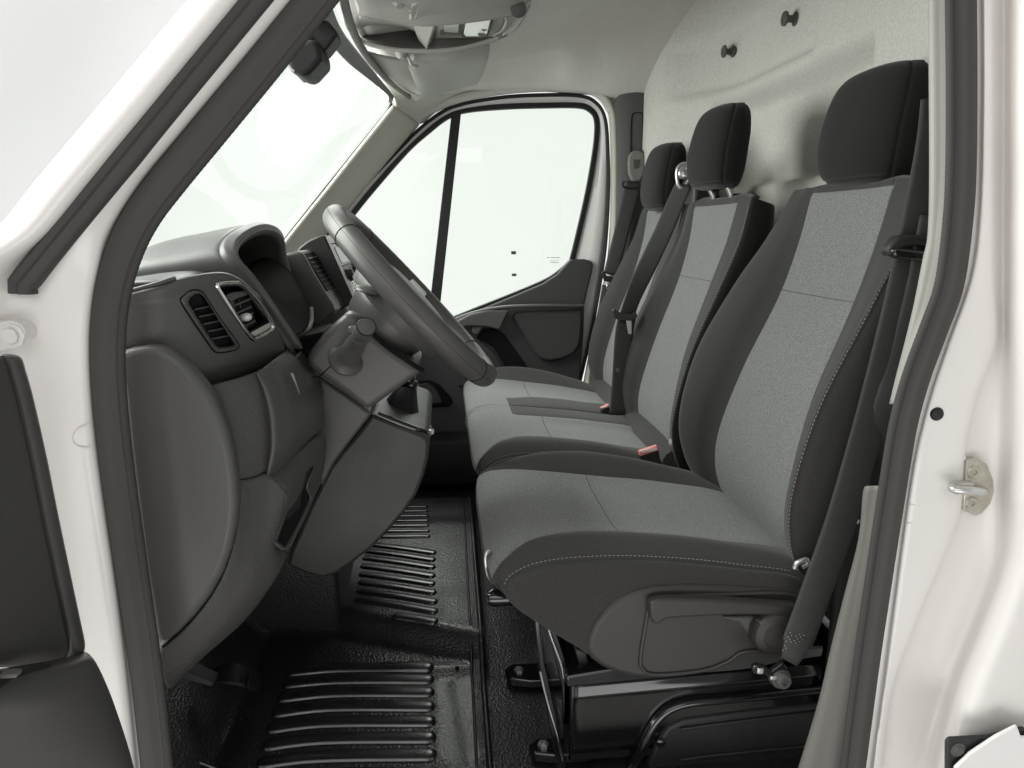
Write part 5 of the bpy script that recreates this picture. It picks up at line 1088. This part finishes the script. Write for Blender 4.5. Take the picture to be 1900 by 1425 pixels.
headrest(pb, .602, .934, 1.128, 2.245, .122, .694)
sweep('rear_roll', [(.535, y, .352) for y in np.linspace(1.60, 2.47, 12)], circ(.030, 14, .036), M['darkfab'], pb, up=(0, 0, 1))
prism('bench_base', [V(x, 1.62, z) for x, z in ((.24, 0), (.20, .20), (.55, .20), (.62, 0))], (0, .82, 0), M['black'], pb, bevel=.008)
lathe('tilt_knob', T(1251, 822, 1.60), (-.3, -1, .2), [(.012, -.012), (.014, 0), (.012, .008), (.004, .011)], M['satin'], pb, 18, 50)
tube('fold_link', [tuple(T(1268, 842, 1.62)), tuple(T(1252, 872, 1.62))], .005, M['satin'], pb, 8)
mk_p = lambda a: [T(*p) for p in a]
prism('belt_tower', [V(.672, 1.985, .93), V(.672, 1.985, 1.005), V(.69, 1.985, 1.045), V(.74, 1.985, 1.045), V(.75, 1.985, .93)], (0, .115, 0), M['dark_plastic'], pb, bevel=.012, bseg=3)
# ================================================================ seat belts and buckles
def strap(name, pts, wd, parent, side=(1, 0, 0), m='web', ridges=True):
    P = resample(crv([tuple(p) for p in pts], 8), step=.012); n = len(P); k = 9; vs_ = []
    Tn = frames(P)[0]
    for i in range(n):
        ww = wd[0]+(wd[1]-wd[0])*i/(n-1) if isinstance(wd, tuple) else wd
        s_ = np.array(side(i/(n-1)) if callable(side) else side, float); s_ = s_-Tn[i]*np.dot(s_, Tn[i]); s_ /= np.linalg.norm(s_); nn_ = np.cross(Tn[i], s_)
        if nn_[1] > 0: nn_ = -nn_
        for j in range(k):
            u = j/(k-1)*2-1; rd = (.0006 if j in (2, 4, 6) else 0) if ridges else 0
            vs_.append(P[i]+s_*ww/2*u+nn_*(rd+.0015*(1-u*u)))
    return mk(name, vs_, gridfaces(n, k), M[m], parent, 60, solid=.0016, soff=-1)
b1 = thing('seat_belt', 'driver seat belt hanging beside the white rear door pillar', 'seat belt', T(1470, 1230, .99), 'seat belts')
strap('webbing', [T(a, b, y) for a, b, y in ((1742, 180, .962), (1733, 260, .972), (1706, 400, .985), (1668, 570, .996), (1617, 770, 1.003), (1562, 960, 1.003), (1513, 1100, .998), (1478, 1195, .992))], .047, b1, (1, -.12, .2))
strap('webbing', [T(a, b, y) for a, b, y in ((1740, 400, .975), (1712, 540, .985), (1680, 660, .992), (1650, 760, .995), (1625, 850, 1.01))], .046, b1, (1, -.3, .2))
strap('webbing_tail', [T(a, b, y) for a, b, y in ((1484, 1180, .991), (1475, 1205, .988), (1464, 1228, .984))], (.047, .026), b1, (1, -.1, .3))
tg = prism('tongue', [T(a, b, .965) for a, b in ((1648, 470), (1649, 460), (1658, 448), (1668, 438), (1690, 436), (1745, 437), (1745, 460), (1700, 456), (1676, 458), (1663, 470), (1654, 477))], (0, .02, 0), M['dark_plastic'], b1, bevel=.005, bseg=3)
prism('tongue_stop', [T(a, b, .960) for a, b in ((1656, 462), (1664, 460), (1745, 468), (1745, 490), (1700, 484), (1660, 479))], (0, .022, 0), M['gloss'], tg, bevel=.004)
prism('anchor_bracket', [T(a, b, .985) for a, b in ((1396, 1240), (1405, 1234), (1420, 1238), (1432, 1246), (1452, 1230), (1462, 1240), (1456, 1262), (1436, 1266), (1420, 1252), (1400, 1252))], (0, .01, 0), M['gloss'], b1, bevel=.002)
box('anchor_clip', T(1411, 1245, .983), (.010, .004, .010), M['satin'], b1, bevel=.002)
box('anchor_washer', T(1436, 1258, .983), (.012, .004, .007), M['satin'], b1, bevel=.002)
ab = lathe('anchor_bolt', T(1450, 1260, .985), (.1, -1, .05), [(.016, -.012), (.016, -.002), (.0155, .001), (.0115, .002), (.0112, .010), (.0095, .0115), (.005, .0115), (.004, .008), (.0005, .008)], M['trim_dark'], b1, 24, 35)
for r_ in range(9):
    for q in range(7):
        if random.random() < .75:
            a = 1466+q*4.3-r_*1.7; b = 1174+r_*4+q*.8
            lathe('sewn_tack', T(a, b, .9885), (0, -1, 0), [(.0007, 0), (.0005, .0008)], M['trim'], b1, 5, 0) if (r_+q) % 2 == 0 else None
b2 = thing('seat_belt', 'middle seat belt draped from the chrome guide between passenger headrests', 'seat belt', T(1150, 760, 2.0), 'seat belts')
strap('webbing', [T(a, b, y) for a, b, y in ((1268, 342, 2.03), (1255, 372, 2.02), (1233, 425, 2.00), (1205, 485, 1.98), (1184, 530, 1.97), (1168, 572, 1.97), (1160, 600, 1.97))], .050, b2, lambda t: (1, -.5+.9*t, .5))
strap('webbing', [T(a, b, y) for a, b, y in ((1164, 586, 1.975), (1158, 620, 1.98), (1155, 660, 1.985), (1152, 710, 1.99), (1147, 770, 1.99))], .052, b2, (1, .1, 0))
tg2 = prism('tongue', [T(a, b, 1.955) for a, b in ((1136, 577), (1140, 573), (1150, 580), (1172, 583), (1180, 578), (1184, 588), (1172, 596), (1150, 595), (1141, 590))], (0, .015, 0), M['dark_plastic'], b2, bevel=.003)
prism('tongue_blade', [T(a, b, 1.955) for a, b in ((1162, 595), (1172, 595), (1172, 620), (1166, 620))], (0, .004, 0), M['satin'], tg2, bevel=.001)
gd = tube('belt_guide', crv([tuple(T(a, b, 2.03)) for a, b in ((1257, 335), (1256, 320), (1260, 309), (1268, 304), (1277, 307), (1281, 318), (1278, 335), (1268, 348), (1260, 346))], 5, True), .005, M['satin'], b2, 10, closed=True)
lathe('guide_plate', T(1268, 319, 2.045), (-.35, -1, .25), [(.019, -.004), (.019, .001), (.016, .005), (.010, .008), (.001, .009)], M['satin'], gd, 24, 70)
lathe('stop_button', T(1147, 687, 1.975), (0, -1, 0), [(.006, -.001), (.006, .002), (.003, .003)], M['trim_dark'], b2, 14, 40)
b3 = thing('seat_belt', 'passenger seat belt hanging from the dark pillar beside the window', 'seat belt', T(1125, 620, 2.5), 'seat belts')
strap('webbing', [T(a, b, y) for a, b, y in ((1176, 338, 2.525), (1169, 365, 2.52), (1156, 420, 2.51), (1143, 470, 2.50), (1133, 510, 2.50))], .050, b3, (1, -.15, .2))
strap('webbing', [T(a, b, y) for a, b, y in ((1190, 350, 2.53), (1178, 420, 2.53), (1165, 500, 2.53))], .030, b3, (1, -.15, .2))
strap('webbing', [T(a, b, y) for a, b, y in ((1130, 530, 2.51), (1120, 590, 2.51), (1110, 650, 2.50), (1104, 740, 2.46))], .048, b3, (1, -.15, .1))
prism('tongue', [T(a, b, 2.485) for a, b in ((1116, 506), (1120, 503), (1126, 512), (1142, 514), (1146, 518), (1136, 524), (1122, 522))], (0, .015, 0), M['dark_plastic'], b3, bevel=.002)
for x_ in (1127, 1135): box('tongue_blade', T(x_, 534, 2.49), (.006, .003, .026), M['chrome'], b3, bevel=.001)
gr = [T(a, b, 2.515) for a, b in ((1166, 300), (1168, 288), (1174, 280), (1184, 278), (1194, 282), (1198, 296), (1195, 320), (1188, 336), (1174, 336), (1167, 322))]
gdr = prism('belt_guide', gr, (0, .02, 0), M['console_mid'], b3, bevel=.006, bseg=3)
prism('guide_window', [T(a, b, 2.5135) for a, b in ((1175, 296), (1188, 296), (1186, 312), (1176, 314))], (0, .004, 0), M['trim_dark'], gdr, bevel=.001)
tube('guide_loop', crv([tuple(T(a, b, 2.51)) for a, b in ((1158, 336), (1155, 342), (1160, 348), (1176, 349), (1190, 346), (1192, 338))], 4), .004, M['rubber'], gdr, 8)
for (pts, yy, lab) in ((((1186, 838), (1219, 827), (1222, 831), (1222, 836), (1188, 847)), 1.585, 'seat belt buckle with red release bar at near edge of passenger bench'), (((1114, 757), (1130, 750), (1131, 754), (1118, 760)), 2.03, 'seat belt buckle with red release bar between the two passenger cushions')):
    bk_ = thing('belt_buckle', lab, 'buckle', T(pts[0][0], pts[0][1]+20, yy), 'belt buckles')
    sx = (pts[2][0]-pts[0][0]); ox, oy = pts[0]
    prism('buckle_body', [T(a, b, yy) for a, b in ((ox, oy+.2*sx), (ox+sx, oy-.12*sx), (ox+sx*1.12, oy+.55*sx), (ox+sx*.9, oy+.95*sx), (ox+sx*.25, oy+.95*sx))], (0, .018, 0), M['dark_plastic'], bk_, bevel=.003)
    prism('release_bar', [T(a, b, yy-.003) for a, b in pts], (0, .012, 0), M['red'], bk_, bevel=.0015)
    q = [T(a*.86+.14*(pts[0][0]+pts[2][0])/2, b*.5+.5*(pts[0][1]+pts[2][1])/2, yy-.0045) for a, b in pts]
    prism('release_print', q, (0, .002, 0), M['pinkwhite'], bk_, bevel=0)
